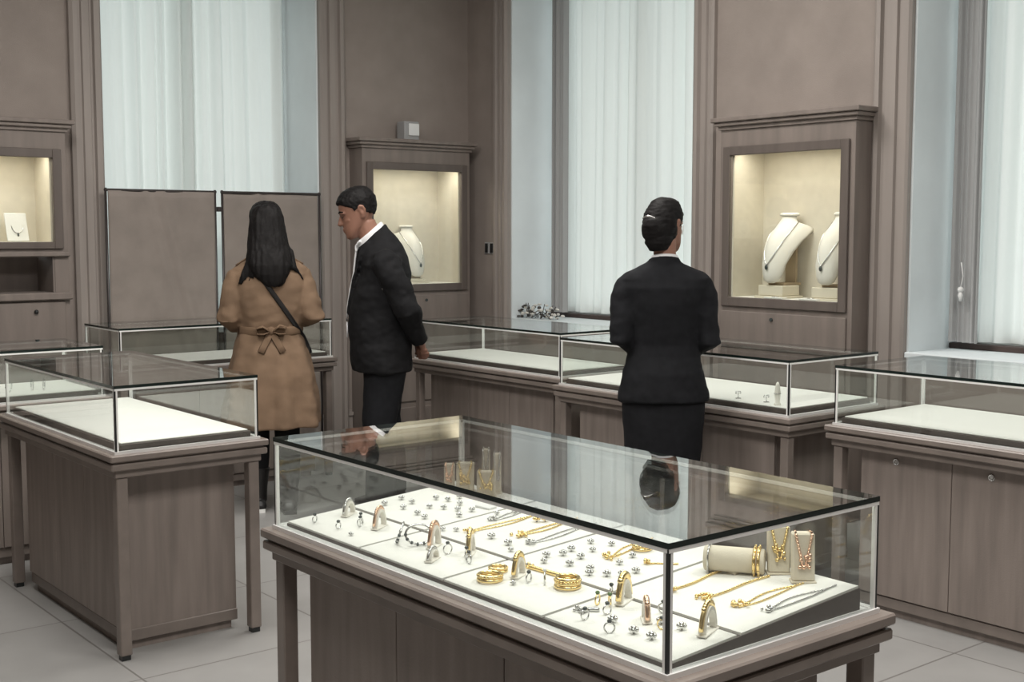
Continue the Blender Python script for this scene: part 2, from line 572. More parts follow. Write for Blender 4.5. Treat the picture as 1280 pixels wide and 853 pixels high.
# ------------------------------------------------------------------ built-in lit display cabinets
def display_cabinet(tf, u, label, full=True, zb=1.16, zt=1.955, fb=1.108):
    P = 0.165                      # how far it stands out of the wall
    hw, fw, ow, dp = .455, .425, CABW, .27
    tf2 = lambda p: tf(Vector((p.x + u, p.y, p.z)))
    base = tf2(Vector((0, P / 2, 0)))
    root = thing('display_cabinet', label, 'cabinet', base)
    loc = lambda: MB(lambda p: tf2(p) - base)
    # carcass
    b = loc()
    b.box(-hw, -ow, .001, P, 0, 2.12)
    b.box(ow, hw, .001, P, 0, 2.12)
    b.box(-ow, ow, .001, P, zt + .05, 2.12)
    b.box(-ow, ow, P - .012, P, zt, zt + .05)
    if full:
        b.box(-ow, ow, .001, P, 0, fb)
        b.box(-ow, ow, .001, P, fb, zb - .013)
    else:
        b.box(-ow, ow, .001, P, 1.39, zb - .013)
        b.box(-ow, ow, .001, P, 0, 1.175)
    b.build('carcass', M['cabinet'], root)
    b = loc()
    b.box(-hw - .012, hw + .012, .001, P + .012, 2.10, 2.12)
    b.box(-hw - .03, hw + .03, .001, P + .03, 2.12, 2.142, .004)
    b.box(-hw - .045, hw + .045, .001, P + .045, 2.142, 2.168, .004)
    b.build('cornice', M['cabinet'], root)
    # dark frame round the opening
    b = loc()
    e, g = P + .018, P
    b.box(-fw, -ow, g, e, fb, zt + .05, .003)
    b.box(ow, fw, g, e, fb, zt + .05, .003)
    b.box(-ow, ow, g, e, zt, zt + .05, .003)
    b.box(-ow, ow, g, e, fb, zb, .003)
    b.build('frame', M['cabinet_dark'], root)
    # lining
    b = loc()
    z0 = zb - .012
    b.box(-ow + .001, -ow + .012, P - dp, P - .013, z0, zt + .049)
    b.box(ow - .012, ow - .001, P - dp, P - .013, z0, zt + .049)
    b.box(-ow + .001, ow - .001, P - dp - .012, P - dp, z0, zt + .049)
    b.box(-ow + .001, ow - .001, P - dp, P - .013, zt + .037, zt + .049)
    b.build('lining', M['cream'], root)
    loc().box(-ow + .012, ow - .012, P - dp, P - .001, zb - .012, zb, .003).build('shelf', M['shelf'], root)
    loc().box(-ow + .001, ow - .001, P + .002, P + .008, zb, zt).build('glass_pane', M['glass'], root)
    # lower panel
    b = loc()
    if full:
        b.box(-fw, fw, P, P + .012, .33, 1.08, .003)
        b.build('lower_panel', M['cabinet'], root)
        loc().tube([(.06, P + .011, 1.045), (.06, P + .020, 1.045)], .010, 10).build('lock', M['gem'], root)
        loc().box(-fw - .01, fw + .01, P, P + .02, 0, .29, .004).build('plinth', M['cabinet'], root)
    else:
        b.box(-fw, fw, P, P + .014, .33, 1.125, .003)
        b.build('lower_panel', M['cabinet'], root)
        loc().ball((.255, P + .022, 1.07), .013).build('knob', M['post'], root)
        loc().box(-hw - .01, hw + .01, P, P + .035, 1.135, 1.178, .006).build('ledge', M['cabinet'], root)
        loc().box(-hw - .005, hw + .005, P, P + .026, 1.385, 1.412, .005).build('shelf_edge', M['cabinet'], root)
        b = loc()
        b.box(-ow + .001, -ow + .012, P - dp, P - .001, 1.178, 1.39)
        b.box(ow - .012, ow - .001, P - dp, P - .001, 1.178, 1.39)
        b.box(-ow + .001, ow - .001, P - dp - .012, P - dp, 1.178, 1.39)
        b.box(-ow + .001, ow - .001, P - dp, P - .001, 1.165, 1.178)
        b.build('open_recess', M['recess'], root)
        loc().box(-fw - .01, fw + .01, P, P + .02, 0, .29, .004).build('plinth', M['cabinet'], root)
    # lamp strip inside the top
    c = tf2(Vector((0, P - .055, zt + .026)))
    ax = abs(tf(Vector((1, 0, 0))).x - tf(Vector((0, 0, 0))).x) > .5
    area('niche_lamp', c, .62 if ax else .05, 2.3, (1.0, .93, .80), sy=.05 if ax else .62)
    loc().box(-.32, .32, P - .085, P - .025, zt + .028, zt + .036).build('lamp_strip', M['shelf'], root)
    return root


display_cabinet(tf_back, NL, 'built-in lit cabinet at the far left, cropped, with necklace boards inside', False, 1.470, 1.950, 1.43)
display_cabinet(tf_back, NC, 'built-in lit cabinet behind the man, with one white necklace bust')
display_cabinet(tf_right, NR, 'built-in lit cabinet on the right with two white necklace busts')


def wing(z):
    return .30 + .75 * max(0, min(1, (z - .10) / .14)) if z < .262 else max(.05, 1.05 - (z - .262) / .028)


def bust(loc, rz, sc, label, necklace, stand_block=True, group=None):
    root = thing('necklace_bust', label, 'jewellery bust', loc, rz, group)
    zb = 0.0
    rows = [(.000, .018, .012, -.060), (.012, .042, .020, -.062), (.04, .056, .026, -.060), (.09, .068, .032, -.052), (.15, .080, .037, -.036), (.20, .090, .040, -.014), (.235, .099, .040, .010),
            (.258, .098, .036, .032), (.275, .080, .030, .050), (.288, .052, .028, .062), (.300, .042, .028, .068), (.318, .041, .028, .072)]
    rings = []
    for z, w, d, yc in rows:
        pts = []
        for k in range(24):
            a = 2 * PI * k / 24
            x = w * math.cos(a)
            s = math.sin(a)
            back = max(0, s)
            y = yc - d * (-min(0, s)) * 1.15 + d * back * .35 + wing(z) * w * (math.cos(a) ** 2)
            pts.append((x * sc, y * sc, z * sc))
        rings.append(pts)
    b = MB()
    b.loft(rings)
    o = b.build('form', M['bust'], root)
    MB().loft([ell(0, .072 * sc, .318 * sc, .050 * sc, .038 * sc, 20), ell(0, .073 * sc, .328 * sc, .050 * sc, .038 * sc, 20), ell(0, .073 * sc, .333 * sc, .042 * sc, .030 * sc, 20)]).build('neck_cap', M['bust'], root)
    MB().prism([(-.030 * sc, .085 * sc), (.030 * sc, .085 * sc), (.030 * sc, .10 * sc), (-.030 * sc, .10 * sc)], -.0, .27 * sc).build('back_support', M['tan'], root)
    MB().box(-.05 * sc, .05 * sc, -.02 * sc, .105 * sc, -.014, 0.0, .003).build('foot', M['tan'], root)
    # necklace that hangs on it
    nk = thing('necklace', necklace, 'necklace', loc, rz)
    pts = []
    for k in range(21):
        t = k / 20 * 2 - 1
        z = (.285 - .20 * (1 - abs(t) ** 1.25)) * sc
        w = .050 * math.sin(t * PI / 2) * (1.15)
        # front surface depth
        zz = z / sc
        for (za, wa, da, ya), (zb2, wb, db, yb) in zip(rows, rows[1:]):
            if za <= zz <= zb2:
                f = (zz - za) / (zb2 - za)
                wq, d, yc = wa + (wb - wa) * f, da + (db - da) * f, ya + (yb - ya) * f
        c = max(-1, min(1, w / wq))
        y = yc - d * 1.15 * math.sqrt(max(0, 1 - c * c)) + wing(zz) * wq * c * c
        pts.append((w * sc, y * sc - .004, z))
    MB().tube(pts, .0032, 6).build('chain', M['silver'], nk)
    p = pts[10]
    MB().ball((p[0], p[1] - .004, p[2] - .012), (.010, .006, .014)).build('pendant', M['gem'], nk)
    return root


zs = 1.16
bx = thing('display_block', 'cream block under the left necklace bust in the right-hand cabinet', 'display block', (5.505, 4.450, zs))
MB().box(-.09, .09, -.10, .10, 0, .012, .002).build('base_slab', M['block'], bx)
MB().box(-.075, .075, -.085, .085, .012, .07, .004).build('block', M['block'], bx)
bust((5.505, 4.450, zs + .084), -PI / 2, 1.17, 'white necklace bust standing fully in view in the right-hand cabinet', 'thin necklace with dark drop on the left bust of the right-hand cabinet')
bx = thing('display_block', 'cream block under the bust cut off by the frame of the right-hand cabinet', 'display block', (5.505, 4.085, zs))
MB().box(-.09, .09, -.10, .10, 0, .012, .002).build('base_slab', M['block'], bx)
MB().box(-.075, .075, -.085, .085, .012, .07, .004).build('block', M['block'], bx)
bust((5.505, 4.085, zs + .084), -PI / 2, 1.17, 'white necklace bust partly cut off by the right frame of the right-hand cabinet', 'thin necklace with dark drop on the cut-off bust of the right-hand cabinet')
bx = thing('display_block', 'low cream block under the bust in the cabinet behind the man', 'display block', (5.03, 7.375, zs))
MB().box(-.10, .10, -.07, .07, 0, .012, .002).build('base_slab', M['block'], bx)
MB().box(-.08, .08, -.055, .055, .012, .035, .004).build('block', M['block'], bx)
bust((5.03, 7.375, zs + .049), 0, 1.10, 'white necklace bust in the cabinet behind the man', 'fine necklace with dark drop on the bust behind the man')
for i, (yy, dx) in enumerate(((4.46, 0), (4.22, .0))):
    cd = thing('jewellery_card', ('small flat white card on the shelf in front of the left bust', 'small flat white card on the shelf between the two busts')[i], 'card', (5.415, yy - .06, zs))
    MB().box(-.028, .028, -.06, .06, 0, .008, .002).build('card', M['pad'], cd)
    MB().tube([(.012 * math.cos(a), .022 * math.sin(a), .010) for a in (2 * PI * k / 16 for k in range(16))], .0022, 5, cyc=True).build('bracelet', M['silver'], cd)


def board(x, label, rz):
    r = thing('necklace_board', label, 'necklace board', (x, 7.385, 1.470), rz)
    tl = .22
    f = lambda p: Vector((p.x, p.y * math.cos(tl) + p.z * math.sin(tl), p.z * math.cos(tl) - p.y * math.sin(tl) + .003))
    MB(f).box(-.066, .066, -.008, .0, 0, .165, .003).build('board', M['pad'], r)
    MB().prism([(-.02, .0), (.02, .0), (.02, .055), (-.02, .055)], 0, .004).build('easel_foot', M['pad'], r)
    pts = [(.034 * math.sin(t), -.011, .085 - .040 * math.cos(t)) for t in (-1.7 + 3.4 * k / 14 for k in range(15))]
    MB(f).tube(pts, .0028, 6).build('necklace', M['silver'], r)
    MB(f).ball((0, -.012, .035), (.006, .005, .010)).build('pendant', M['gem'], r)


board(2.285, 'white necklace board leaning in the far left cabinet, fully in view', .18)
board(2.115, 'white necklace board at the left picture edge in the far left cabinet', .18)

sn = thing('sensor_box', 'small pale box on top of the cabinet behind the man', 'sensor', (4.955, 7.31, 2.168))
MB().box(-.062, .062, -.05, .05, 0, .13, .006).build('housing', M['grey'], sn)
MB().box(-.030, .058, -.058, -.05, .03, .115, .004).build('face_plate', M['white'], sn)
for i, (yy, lb) in enumerate(((7.166, 'left one of two black wall switches by the room corner'), (7.106, 'right one of two black wall switches by the room corner'))):
    sw = thing('wall_switch', lb, 'switch', (XW, yy, 1.41))
    MB().box(-.008, 0, -.026, .026, -.042, .042, .002).build('plate', M['grey'], sw)
    MB().box(-.014, -.008, -.016, .016, -.034, .034, .002).build('rocker', M['black'], sw)

# ------------------------------------------------------------------ folding screen
def screen():
    root = thing('folding_screen', 'brown fabric screen of two panels on thin dark poles in front of the left window', 'screen', (3.5, 7.305, 0))
    for k, (a, b_) in enumerate(((2.768 - 3.5, 3.488 - 3.5), (3.518 - 3.5, 4.240 - 3.5))):
        N, K = 46, 40
        rings = []
        for j in range(K + 1):
            zt = j / K
            row = []
            for i in range(N + 1):
                t = i / N
                x = a + .018 + (b_ - a - .036) * t
                # a diagonal sag fold from the middle of the top to the right edge
                d = (t - .48) * .9 - (1 - zt) * .55
                y = -.020 * math.exp(-(d / .045) ** 2) * (1.0 - .4 * zt) * (1.4 - .9 * k) - .012 * math.exp(-((d + .12) / .035) ** 2) + .007 * math.sin(7 * t + 5 * zt + k) * (1 - .5 * k)
                row.append((x, y, .12 + (1.775 - .12) * zt))
            rings.append(row)
        m = MB()
        m.loft(rings, cap=False, closed=False)
        o = m.build('fabric_panel', M['cloth_screen'], root)
        sd = o.modifiers.new('thick', 'SOLIDIFY')
        sd.thickness = .006
        MB().box(a, b_, -.009, .009, 1.770, 1.786, .003).build('rail', M['pole'], root)
        MB().box(a, b_, -.009, .009, .10, .125, .003).build('rail', M['pole'], root)
        for x in (a + .009, b_ - .009):
            p = MB()
            p.tube([(x, 0, .012), (x, 0, 1.79)], .0075, 10)
            p.build('pole', M['pole'], root)
            q = MB()
            q.box(x - .02, x + .02, -.025, .055, 0, .014, .003)
            q.build('foot', M['pole'], root)
    m = MB()
    m.box(3.488 - 3.5, 3.518 - 3.5, -.014, .014, 1.655, 1.685, .003)
    m.build('hinge', M['pole'], root)


screen()

# dried flowers on the sill of the middle window
fl = thing('flower_bunch', 'bunch of pale dried flowers lying on the sill of the middle window', 'flowers', (5.66, 6.50, SILL + .012))
rnd = random.Random(5)
b3 = MB()
for k in range(60):
    x, y = rnd.uniform(-.07, .07), rnd.uniform(-.02, .40)
    h = .105 * math.sqrt(max(.05, 1 - ((y - .19) / .25) ** 2))
    z = rnd.uniform(.012, h)
    MB().ball((x, y, z), (rnd.uniform(.008, .017), rnd.uniform(.010, .022), rnd.uniform(.006, .012)), 7, 4).build('bloom', M['flower'] if k % 3 else M['flower_dark'], fl)
for k in range(26):
    y = rnd.uniform(0, .38)
    b3.tube([(rnd.uniform(-.05, .05), y, .006), (rnd.uniform(-.05, .05), y + rnd.uniform(-.05, .05), rnd.uniform(.04, .11))], .003, 5)
b3.build('stems', M['flower_dark'], fl)

# ------------------------------------------------------------------ glass jewellery cases
ZT, ZB = 0.990, 0.757


def jewel_case(x0, x1, y0, y1, side, label, sloped=False, locks=False, ndoor=3, tray=True):
    """glass outline x0..x1, y0..y1 (metres); side = which face carries the doors: '-x' or '-y'"""
    cx, cy = (x0 + x1) / 2, (y0 + y1) / 2
    w, l = (x1 - x0) / 2, (y1 - y0) / 2
    root = thing('display_case', label, 'display case', (cx, cy, 0))
    mb = MB
    # glass: a thick top with dark polished edges, four side panes, black corner posts with pale seals
    o = mb().box(-w, w, -l, l, ZT - .011, ZT).build('glass_top', M['glass'], root, mats=[M['glass'], M['edge']])
    for p in o.data.polygons:
        if abs(p.normal.z) < .5:
            p.material_index = 1
    r = mb()
    t = .004
    for a in ((-w + .002, w - .002, -l + .0004, -l + t), (-w + .002, w - .002, l - t, l - .0004), (-w + .0004, -w + t, -l + .004, l - .004), (w - t, w - .0004, -l + .004, l - .004)):
        r.box(*a, ZT - .0185, ZT - .0112)
    r.build('top_seal', M['seal'], root)
    g = .005
    for a in ((-w + .008, w - .008, -l + .001, -l + .001 + g), (-w + .008, w - .008, l - .001 - g, l - .001), (-w + .001, -w + .001 + g, -l + .008, l - .008), (w - .001 - g, w - .001, -l + .008, l - .008)):
        mb().box(*a, ZB, ZT - .0185).build('glass_pane', M['glass'], root)
    for sx in (-1, 1):
        for sy in (-1, 1):
            px, py = sx * (w - .004), sy * (l - .004)
            q = mb().box(px - .003, px + .003, py - .003, py + .003, ZB, ZT - .012).build('corner_post', M['post'], root)
            s = mb()
            s.box(px - sx * .0060 - .003, px - sx * .0060 + .003, py - .0032, py + .0032, ZB, ZT - .019)
            s.box(px - .0032, px + .0032, py - sy * .0060 - .003, py - sy * .0060 + .003, ZB, ZT - .019)
            s.build('corner_seal', M['seal'], q)
    # steel lip and stepped moulding
    r = mb()
    e, i_ = .004, -.012
    for a in ((-w - e, w + e, -l - e, -l - i_), (-w - e, w + e, l + i_, l + e), (-w - e, -w - i_, -l - i_, l + i_), (w + i_, w + e, -l - i_, l + i_)):
        r.box(*a, ZB - .010, ZB)
    r.build('steel_lip', M['steel'], root)
    m = mb()
    m.box(-w - .028, w + .028, -l - .028, l + .028, ZB - .034, ZB - .010, .004)
    m.box(-w - .012, w + .012, -l - .012, l + .012, ZB - .042, ZB - .034)
    m.box(-w - .024, w + .024, -l - .024, l + .024, ZB - .066, ZB - .042, .004)
    m.box(-w - .006, w + .006, -l - .006, l + .006, ZB - .094, ZB - .066, .003)
    m.build('moulding', M['mould'], root)
    # legs
    zl = ZB - .094
    for sx in (-1, 1):
        for sy in (-1, 1):
            px, py = sx * (w - .022), sy * (l - .022)
            lg = mb().box(px - .021, px + .021, py - .021, py + .021, .018, zl, .003).build('leg', M['mould'], root)
            mb().box(px - .016, px + .016, py - .016, py + .016, 0, .018).build('foot_cap', M['post'], lg)
    # cabinet body, inset from the legs
    gx, gy = (.055, .105) if side == '-x' else (.105, .055)
    bw, bl = w - gx, l - gy
    m = mb()
    m.box(-bw, bw, -bl, bl, .075, zl)
    m.box(-bw + .015, bw - .015, -bl + .015, bl - .015, .0, .035)
    m.build('cabinet_body', M['wood'], root)
    mb().box(-bw - .004, bw + .004, -bl - .004, bl + .004, .033, .077, .003).build('bottom_rail', M['mould'], root)
    for k in range(ndoor):
        if side == '-x':
            a0, a1 = bl - 2 * bl * k / ndoor, bl - 2 * bl * (k + 1) / ndoor
            d = mb().box(-bw - .012, -bw, a1 + .0015, a0 - .0015, .082, zl - .005, .0015).build('door', M['wood'], root)
            if locks:
                lk = mb()
                yl = a0 - (a0 - a1) * .40
                lk.tube([(-bw - .0135, yl + .011 * math.cos(t), zl - .035 + .011 * math.sin(t)) for t in (2 * PI * j / 16 for j in range(16))], .0035, 6, cyc=True)
                lk.tube([(-bw - .0118, yl, zl - .035), (-bw - .0145, yl, zl - .035)], .007, 10)
                lk.build('lock', M['silver'], d)
        else:
            a0, a1 = -bw + 2 * bw * k / ndoor, -bw + 2 * bw * (k + 1) / ndoor
            mb().box(a0 + .0015, a1 - .0015, -bl - .012, -bl, .082, zl - .005, .0015).build('door', M['wood'], root)
    # inside: dark deck and white pad
    mb().box(-w + .006, w - .006, -l + .006, l - .006, ZB - .010, ZB - .002).build('deck', M['seal'] if sloped else M['felt'], root)
    if not sloped:
        mb().box(-w + .022, w - .022, -l + .022, l - .022, ZB - .002, ZB + .020, .002).build('tray_base', M['felt'], root)
        p = mb()
        p.box(-w + .030, w - .030, -l + .030, l - .030, ZB + .020, ZB + .026, .002)
        p.build('tray_pad', M['pad'], root)
    return root


jewel_case(1.607, 2.161, 4.205, 5.436, '-x', 'glass case with a bare white pad at the left front, beside the camel coat')
jewel_case(2.600, 3.958, 6.700, 7.233, '-y', 'glass case in front of the brown folding screen, behind the camel-coated woman')
jewel_case(0.850, 2.155, 5.757, 6.290, '-y', 'glass case at the far left edge with small bracelets on its pad')
jewel_case(4.318, 4.850, 4.946, 6.308, '-x', 'glass case with bare white pad between the man and the dark-suited woman')
jewel_case(4.137, 4.764, 3.280, 4.740, '-x', 'glass case just right of the dark-suited woman, with earring stands in it')
jewel_case(4.136, 4.764, 1.630, 3.050, '-x', 'glass case at the right picture edge with two ring locks on its doors', locks=True)
front = jewel_case(1.525, 2.141, 1.461, 2.889, '-x', 'big glass case in the foreground filled with gold jewellery', sloped=True)

# sloping tray of eight pads in the front case
KX = (.805 - .768) / (2.10 - 1.555)


def tz(x):
    return .768 + (x - 1.555) * KX


fx, fy = 1.833, 2.175
tr = MB(lambda p: p - Vector((fx, fy, 0)))
prof = [(1.548, ZB - .002), (2.108, ZB - .002), (2.108, tz(2.108) - .005), (1.548, tz(1.548) - .005)]
tr.loft([[(x, yy, z) for x, z in prof] for yy in (1.480, 2.862)], smooth=False)
tr.build('tray_base', M['felt'], front)
rows = ((1.550, 1.731), (1.744, 2.104))
cols = [(2.860, 2.515), (2.505, 2.168), (2.158, 1.829), (1.819, 1.482)]
for (xa, xb) in rows:
    for (ya, yb) in cols:
        p = MB(lambda p: p - Vector((fx, fy, 0)))
        p.loft([[(xa, yy, tz(xa) - .005), (xb, yy, tz(xb) - .005), (xb, yy, tz(xb)), (xa, yy, tz(xa))] for yy in (ya, yb)], smooth=False)
        p.build('tray_pad', M['pad'], front)
print('PART1 done')
# ------------------------------------------------------------------ jewellery in the front case
def circ(r, n=24, z=0.0, sq=1.0):
    return [(r * math.cos(2 * PI * k / n), r * sq * math.sin(2 * PI * k / n), z) for k in range(n)]


def bangle_flat(x, y, label, m, r=.030, rr=.0055, rows=2, group=None):
    t = thing('bangle', label, 'bangle', (x, y, tz(x) + .0005), .3, group)
    for j in range(rows):
        MB().tube(circ(r - .001 * j, 28, rr * (1 + 1.8 * j)), rr, 8, cyc=True).build('hoop', M[m], t)
    b = MB()
    for k in range(22):
        a = 2 * PI * k / 22
        b.ball((r * 1.06 * math.cos(a), r * 1.06 * math.sin(a), rr * (1 + .9 * rows)), rr * .75, 6, 4)
    b.build('beading', M[m], t)
    return t


def arch_stand(x, y, label, rz, h=.036, w=.026, d=.014):
    t = thing('bracelet_stand', label, 'bracelet stand', (x, y, tz(x)), rz)
    b = MB()
    pts_o = [(w * math.cos(a), h * math.sin(a)) for a in (PI * k / 12 for k in range(13))]
    pts_i = [(w * .80 * math.cos(a), h * .84 * math.sin(a)) for a in (PI * k / 12 for k in range(12, -1, -1))]
    poly = pts_o + pts_i
    b.loft([[(px, yy, pz + .004) for px, pz in poly] for yy in (-d / 2, d / 2)], smooth=False)
    b.build('arch', M['bust'], t)
    MB().box(-w - .004, w + .004, -d / 2 - .003, d / 2 + .003, 0, .004, .001).build('base', M['bust'], t)
    return t


def cuff_on(x, y, label, rz, m, h=.036, w=.026, rr=.004):
    t = thing('bracelet', label, 'bracelet', (x, y, tz(x) + .004), rz)
    pts = [((w + rr) * math.cos(a), 0, (h + rr) * math.sin(a)) for a in (PI * (.04 + .92 * k / 18) for k in range(19))]
    MB().tube(pts, rr, 7).build('band', M[m], t)
    b = MB()
    for p in pts[5:14]:
        b.ball((p[0], p[1], p[2] + rr * .6), rr * 1.2, 6, 4)
    b.build('gems', M[m], t)
    return t


def stud(x, y, m, group, label, s=1.0, rz=0):
    t = thing('stud_earring', label, 'earring', (x, y, tz(x)), rz, group)
    MB().tube([(0, 0, 0), (0, 0, .005 * s)], .0012 * s, 6).build('pin', M['silver'], t)
    b = MB()
    b.ball((0, 0, .007 * s), .0040 * s, 8, 5)
    for k in range(5):
        a = 2 * PI * k / 5
        b.ball((.0045 * s * math.cos(a), .0045 * s * math.sin(a), .006 * s), .0028 * s, 6, 4)
    b.build('cluster', M[m], t)
    return t


def ring_up(x, y, m, label, r=.0100, rz=0, gem='gem', group=None):
    t = thing('finger_ring', label, 'ring', (x, y, tz(x)), rz, group)
    MB().tube([(r * math.cos(a), 0, r + .001 + r * math.sin(a)) for a in (2 * PI * k / 20 for k in range(20))], .0016, 6, cyc=True).build('band', M[m], t)
    MB().ball((0, 0, 2 * r + .004), (.005, .005, .004), 8, 5).build('stone', M[gem], t)
    return t


def cluster_pts(n, r, h, seed):
    rr = random.Random(seed)
    return [(rr.uniform(-r, r), rr.uniform(-r * .6, r * .6), rr.uniform(.004, h)) for _ in range(n)]


def necklace_flat(x0, y0, x1, y1, m, label, seed, r=.0022, pend=12, pr=.018, two=True, group=None):
    """pendant near (x0, y0), chain running to (x1, y1)"""
    t = thing('necklace', label, 'necklace', (x0, y0, tz(x0)), 0, group)
    rr = random.Random(seed)
    def strand(off):
        pts = []
        for k in range(26):
            f = k / 25
            x = (x1 - x0) * f
            y = (y1 - y0) * f + off * math.sin(PI * min(1, f * 1.15)) * .9 + .003 * math.sin(7 * f + seed)
            pts.append((x, y, tz(x0 + x) - tz(x0) + r))
        return pts
    b = MB()
    ss = (strand(.013), strand(-.013)) if two else (strand(.0),)
    for s in ss:
        b.tube(s, r * .7, 6)
        for p in s[::1]:
            b.ball(p, r * 1.25, 5, 3)
    if two:
        e = ss[0][-1]
        b.tube([ss[0][-1], ((ss[0][-1][0] + .004), (ss[0][-1][1] + ss[1][-1][1]) / 2, ss[0][-1][2]), ss[1][-1]], r * .8, 5)
    b.build('chain', M[m], t)
    c = MB()
    for (px, py, pz) in cluster_pts(pend, pr, .010, seed + 3):
        c.ball((px * .55 + pr * .2, py * 1.3, tz(x0 + px) - tz(x0) + pz), rr.uniform(.0028, .0048), 6, 4)
    c.build('pendant', M['gold' if m == 'gold' else m], t)
    return t


# nearest row, far end first
arch_stand(1.690, 2.785, 'white arch stand on the farthest front pad, in front of the grey floor', .5, .034, .024)
cuff_on(1.690, 2.785, 'silver cuff over the white arch at the farthest front pad', .5, 'silver', .034, .024, .0032)
arch_stand(1.678, 2.617, 'white arch stand carrying the rose gold cuff, farthest front pad', .5, .045, .026)
cuff_on(1.678, 2.617, 'rose gold cuff standing over a white arch on the farthest front pad', .5, 'rose', .045, .026, .0036)
ring_up(1.590, 2.790, 'silver', 'silver ring near the far front corner of the tray', .009, .4)
ring_up(1.601, 2.690, 'silver', 'silver ring low on the farthest front pad, in front of the arch with silver cuff', .008, .2)
ring_up(1.668, 2.690, 'silver', 'left ring of the pair between the two arches on the farthest front pad', .011, .8, 'gem')
ring_up(1.650, 2.664, 'silver', 'right ring of the pair between the two arches on the farthest front pad', .011, .3, 'gem')
stud(1.591, 2.612, 'silver', None, 'silver stud near the front edge, below the rose gold cuff')
# second pad of the front row
for k, (x, y, lb) in enumerate(((1.640, 2.465, 'left of two crossed silver bracelets on the second front pad'), (1.660, 2.415, 'right of two crossed silver bracelets on the second front pad'))):
    t = thing('bracelet', lb, 'bracelet', (x, y, tz(x)), (.9, -.5)[k])
    pts = [(.032 * math.cos(a), .0 + .008 * math.sin(a) * (1 if k else -1), .030 + .030 * math.sin(a)) for a in (2 * PI * j / 26 for j in range(26))]
    MB().tube([(p[0], p[1], p[2] * .75 + .004) for p in pts], .0028, 6, cyc=True).build('band', M['silver'], t)
    b = MB()
    for p in pts[13:26:2]:
        b.ball((p[0], p[1], p[2] * .75 + .004), .0045, 6, 4)
    b.build('stones', M['gem'], t)
arch_stand(1.675, 2.372, 'white arch stand under the rose gold flower bracelet on the second front pad', .5, .050, .024)
cuff_on(1.675, 2.372, 'rose gold flower bracelet on top of a white arch, second front pad', .5, 'rose', .050, .024, .0045)
arch_stand(1.612, 2.290, 'low white arch stand near the front edge of the second front pad', .5, .022, .022)
cuff_on(1.612, 2.290, 'silver cuff over the low arch on the second front pad', .5, 'silver', .022, .022, .003)
arch_stand(1.700, 2.262, 'white arch stand under the gold cuff on the second front pad', .7, .044, .022)
cuff_on(1.700, 2.262, 'gold cuff over a white arch near the middle gap, second front pad', .7, 'gold', .044, .022, .005)
for k, (x, y, lb) in enumerate(((1.662, 2.300, 'silver drop earring leaning left of the gold cuff'), (1.668, 2.235, 'silver drop earring in front of the gold cuff'), (1.652, 2.205, 'silver ring at the near end of the second front pad'))):
    ring_up(x, y, 'silver', lb, .012, k * .7)
# third pad of the front row
bangle_flat(1.612, 2.075, 'left gold bangle lying flat, nearest the front edge on the third front pad', 'gold', .025, .0045)
bangle_flat(1.695, 1.915, 'right gold bangle lying flat, at the near end of the third front pad', 'gold', .025, .0045, 3)
bangle_flat(1.662, 2.110, 'thin gold bangle lying far left on the third front pad', 'gold', .019, .0035, 2)
t = arch_stand(1.672, 2.050, 'white arch stand between gold bangles on the third front pad', .4, .040, .020)
cuff_on(1.672, 2.050, 'gold cuff over an arch in the middle of the third front pad', .4, 'gold', .040, .020, .005)
necklace_flat(1.722, 2.075, 1.728, 1.975, 'gold', 'short gold link bracelet along the middle gap, third front pad', 31, .0045, 8, .014, False)
ring_up(1.660, 2.001, 'silver', 'silver ring just left of the white-topped ring, third front pad', .010, .3)
ring_up(1.676, 1.967, 'silver', 'large silver ring with a pale stone, third front pad', .014, .8, 'seal')
stud(1.628, 2.015, 'silver', None, 'tiny silver stud in front of the gold bangles, third front pad')
# nearest pad of the front row
necklace_flat(1.612, 1.785, 1.640, 1.765, 'silver', 'coiled silver bracelet at the far end of the nearest front pad', 41, .004, 9, .016, False)
ring_up(1.665, 1.790, 'gold', 'left gold hoop of the pair on the nearest front pad', .011, .4, 'green')
ring_up(1.676, 1.766, 'gold', 'right gold hoop of the pair on the nearest front pad', .011, 1.0, 'green')
arch_stand(1.712, 1.762, 'white arch stand under the gold cluster cuff, far side of the nearest front pad', .4, .045, .024)
cuff_on(1.712, 1.762, 'gold cluster cuff on a white arch over the middle gap', .4, 'gold', .045, .024, .006)
arch_stand(1.668, 1.655, 'white arch stand in the middle of the nearest front pad', .9, .034, .018)
cuff_on(1.668, 1.655, 'rose gold cuff in the middle of the nearest front pad', .9, 'rose', .034, .018, .005)
for x, y, lb in ((1.618, 1.696, 'silver stud cluster left of the rose gold cuff, nearest front pad'), (1.676, 1.622, 'silver stud cluster right of the rose gold cuff'), (1.607, 1.580, 'silver stud cluster closest to the front corner post'),
                 (1.605, 1.625, 'silver stud cluster nearest the front edge of the nearest pad'), (1.680, 1.573, 'silver stud cluster just right of the front corner post')):
    stud(x, y, 'silver', None, lb, 1.5)
arch_stand(1.703, 1.528, 'tall white arch stand at the near end of the nearest front pad', .35, .048, .030)
cuff_on(1.703, 1.528, 'gold and silver cuff on the tall arch at the near end of the tray', .35, 'gold', .048, .030, .0045)

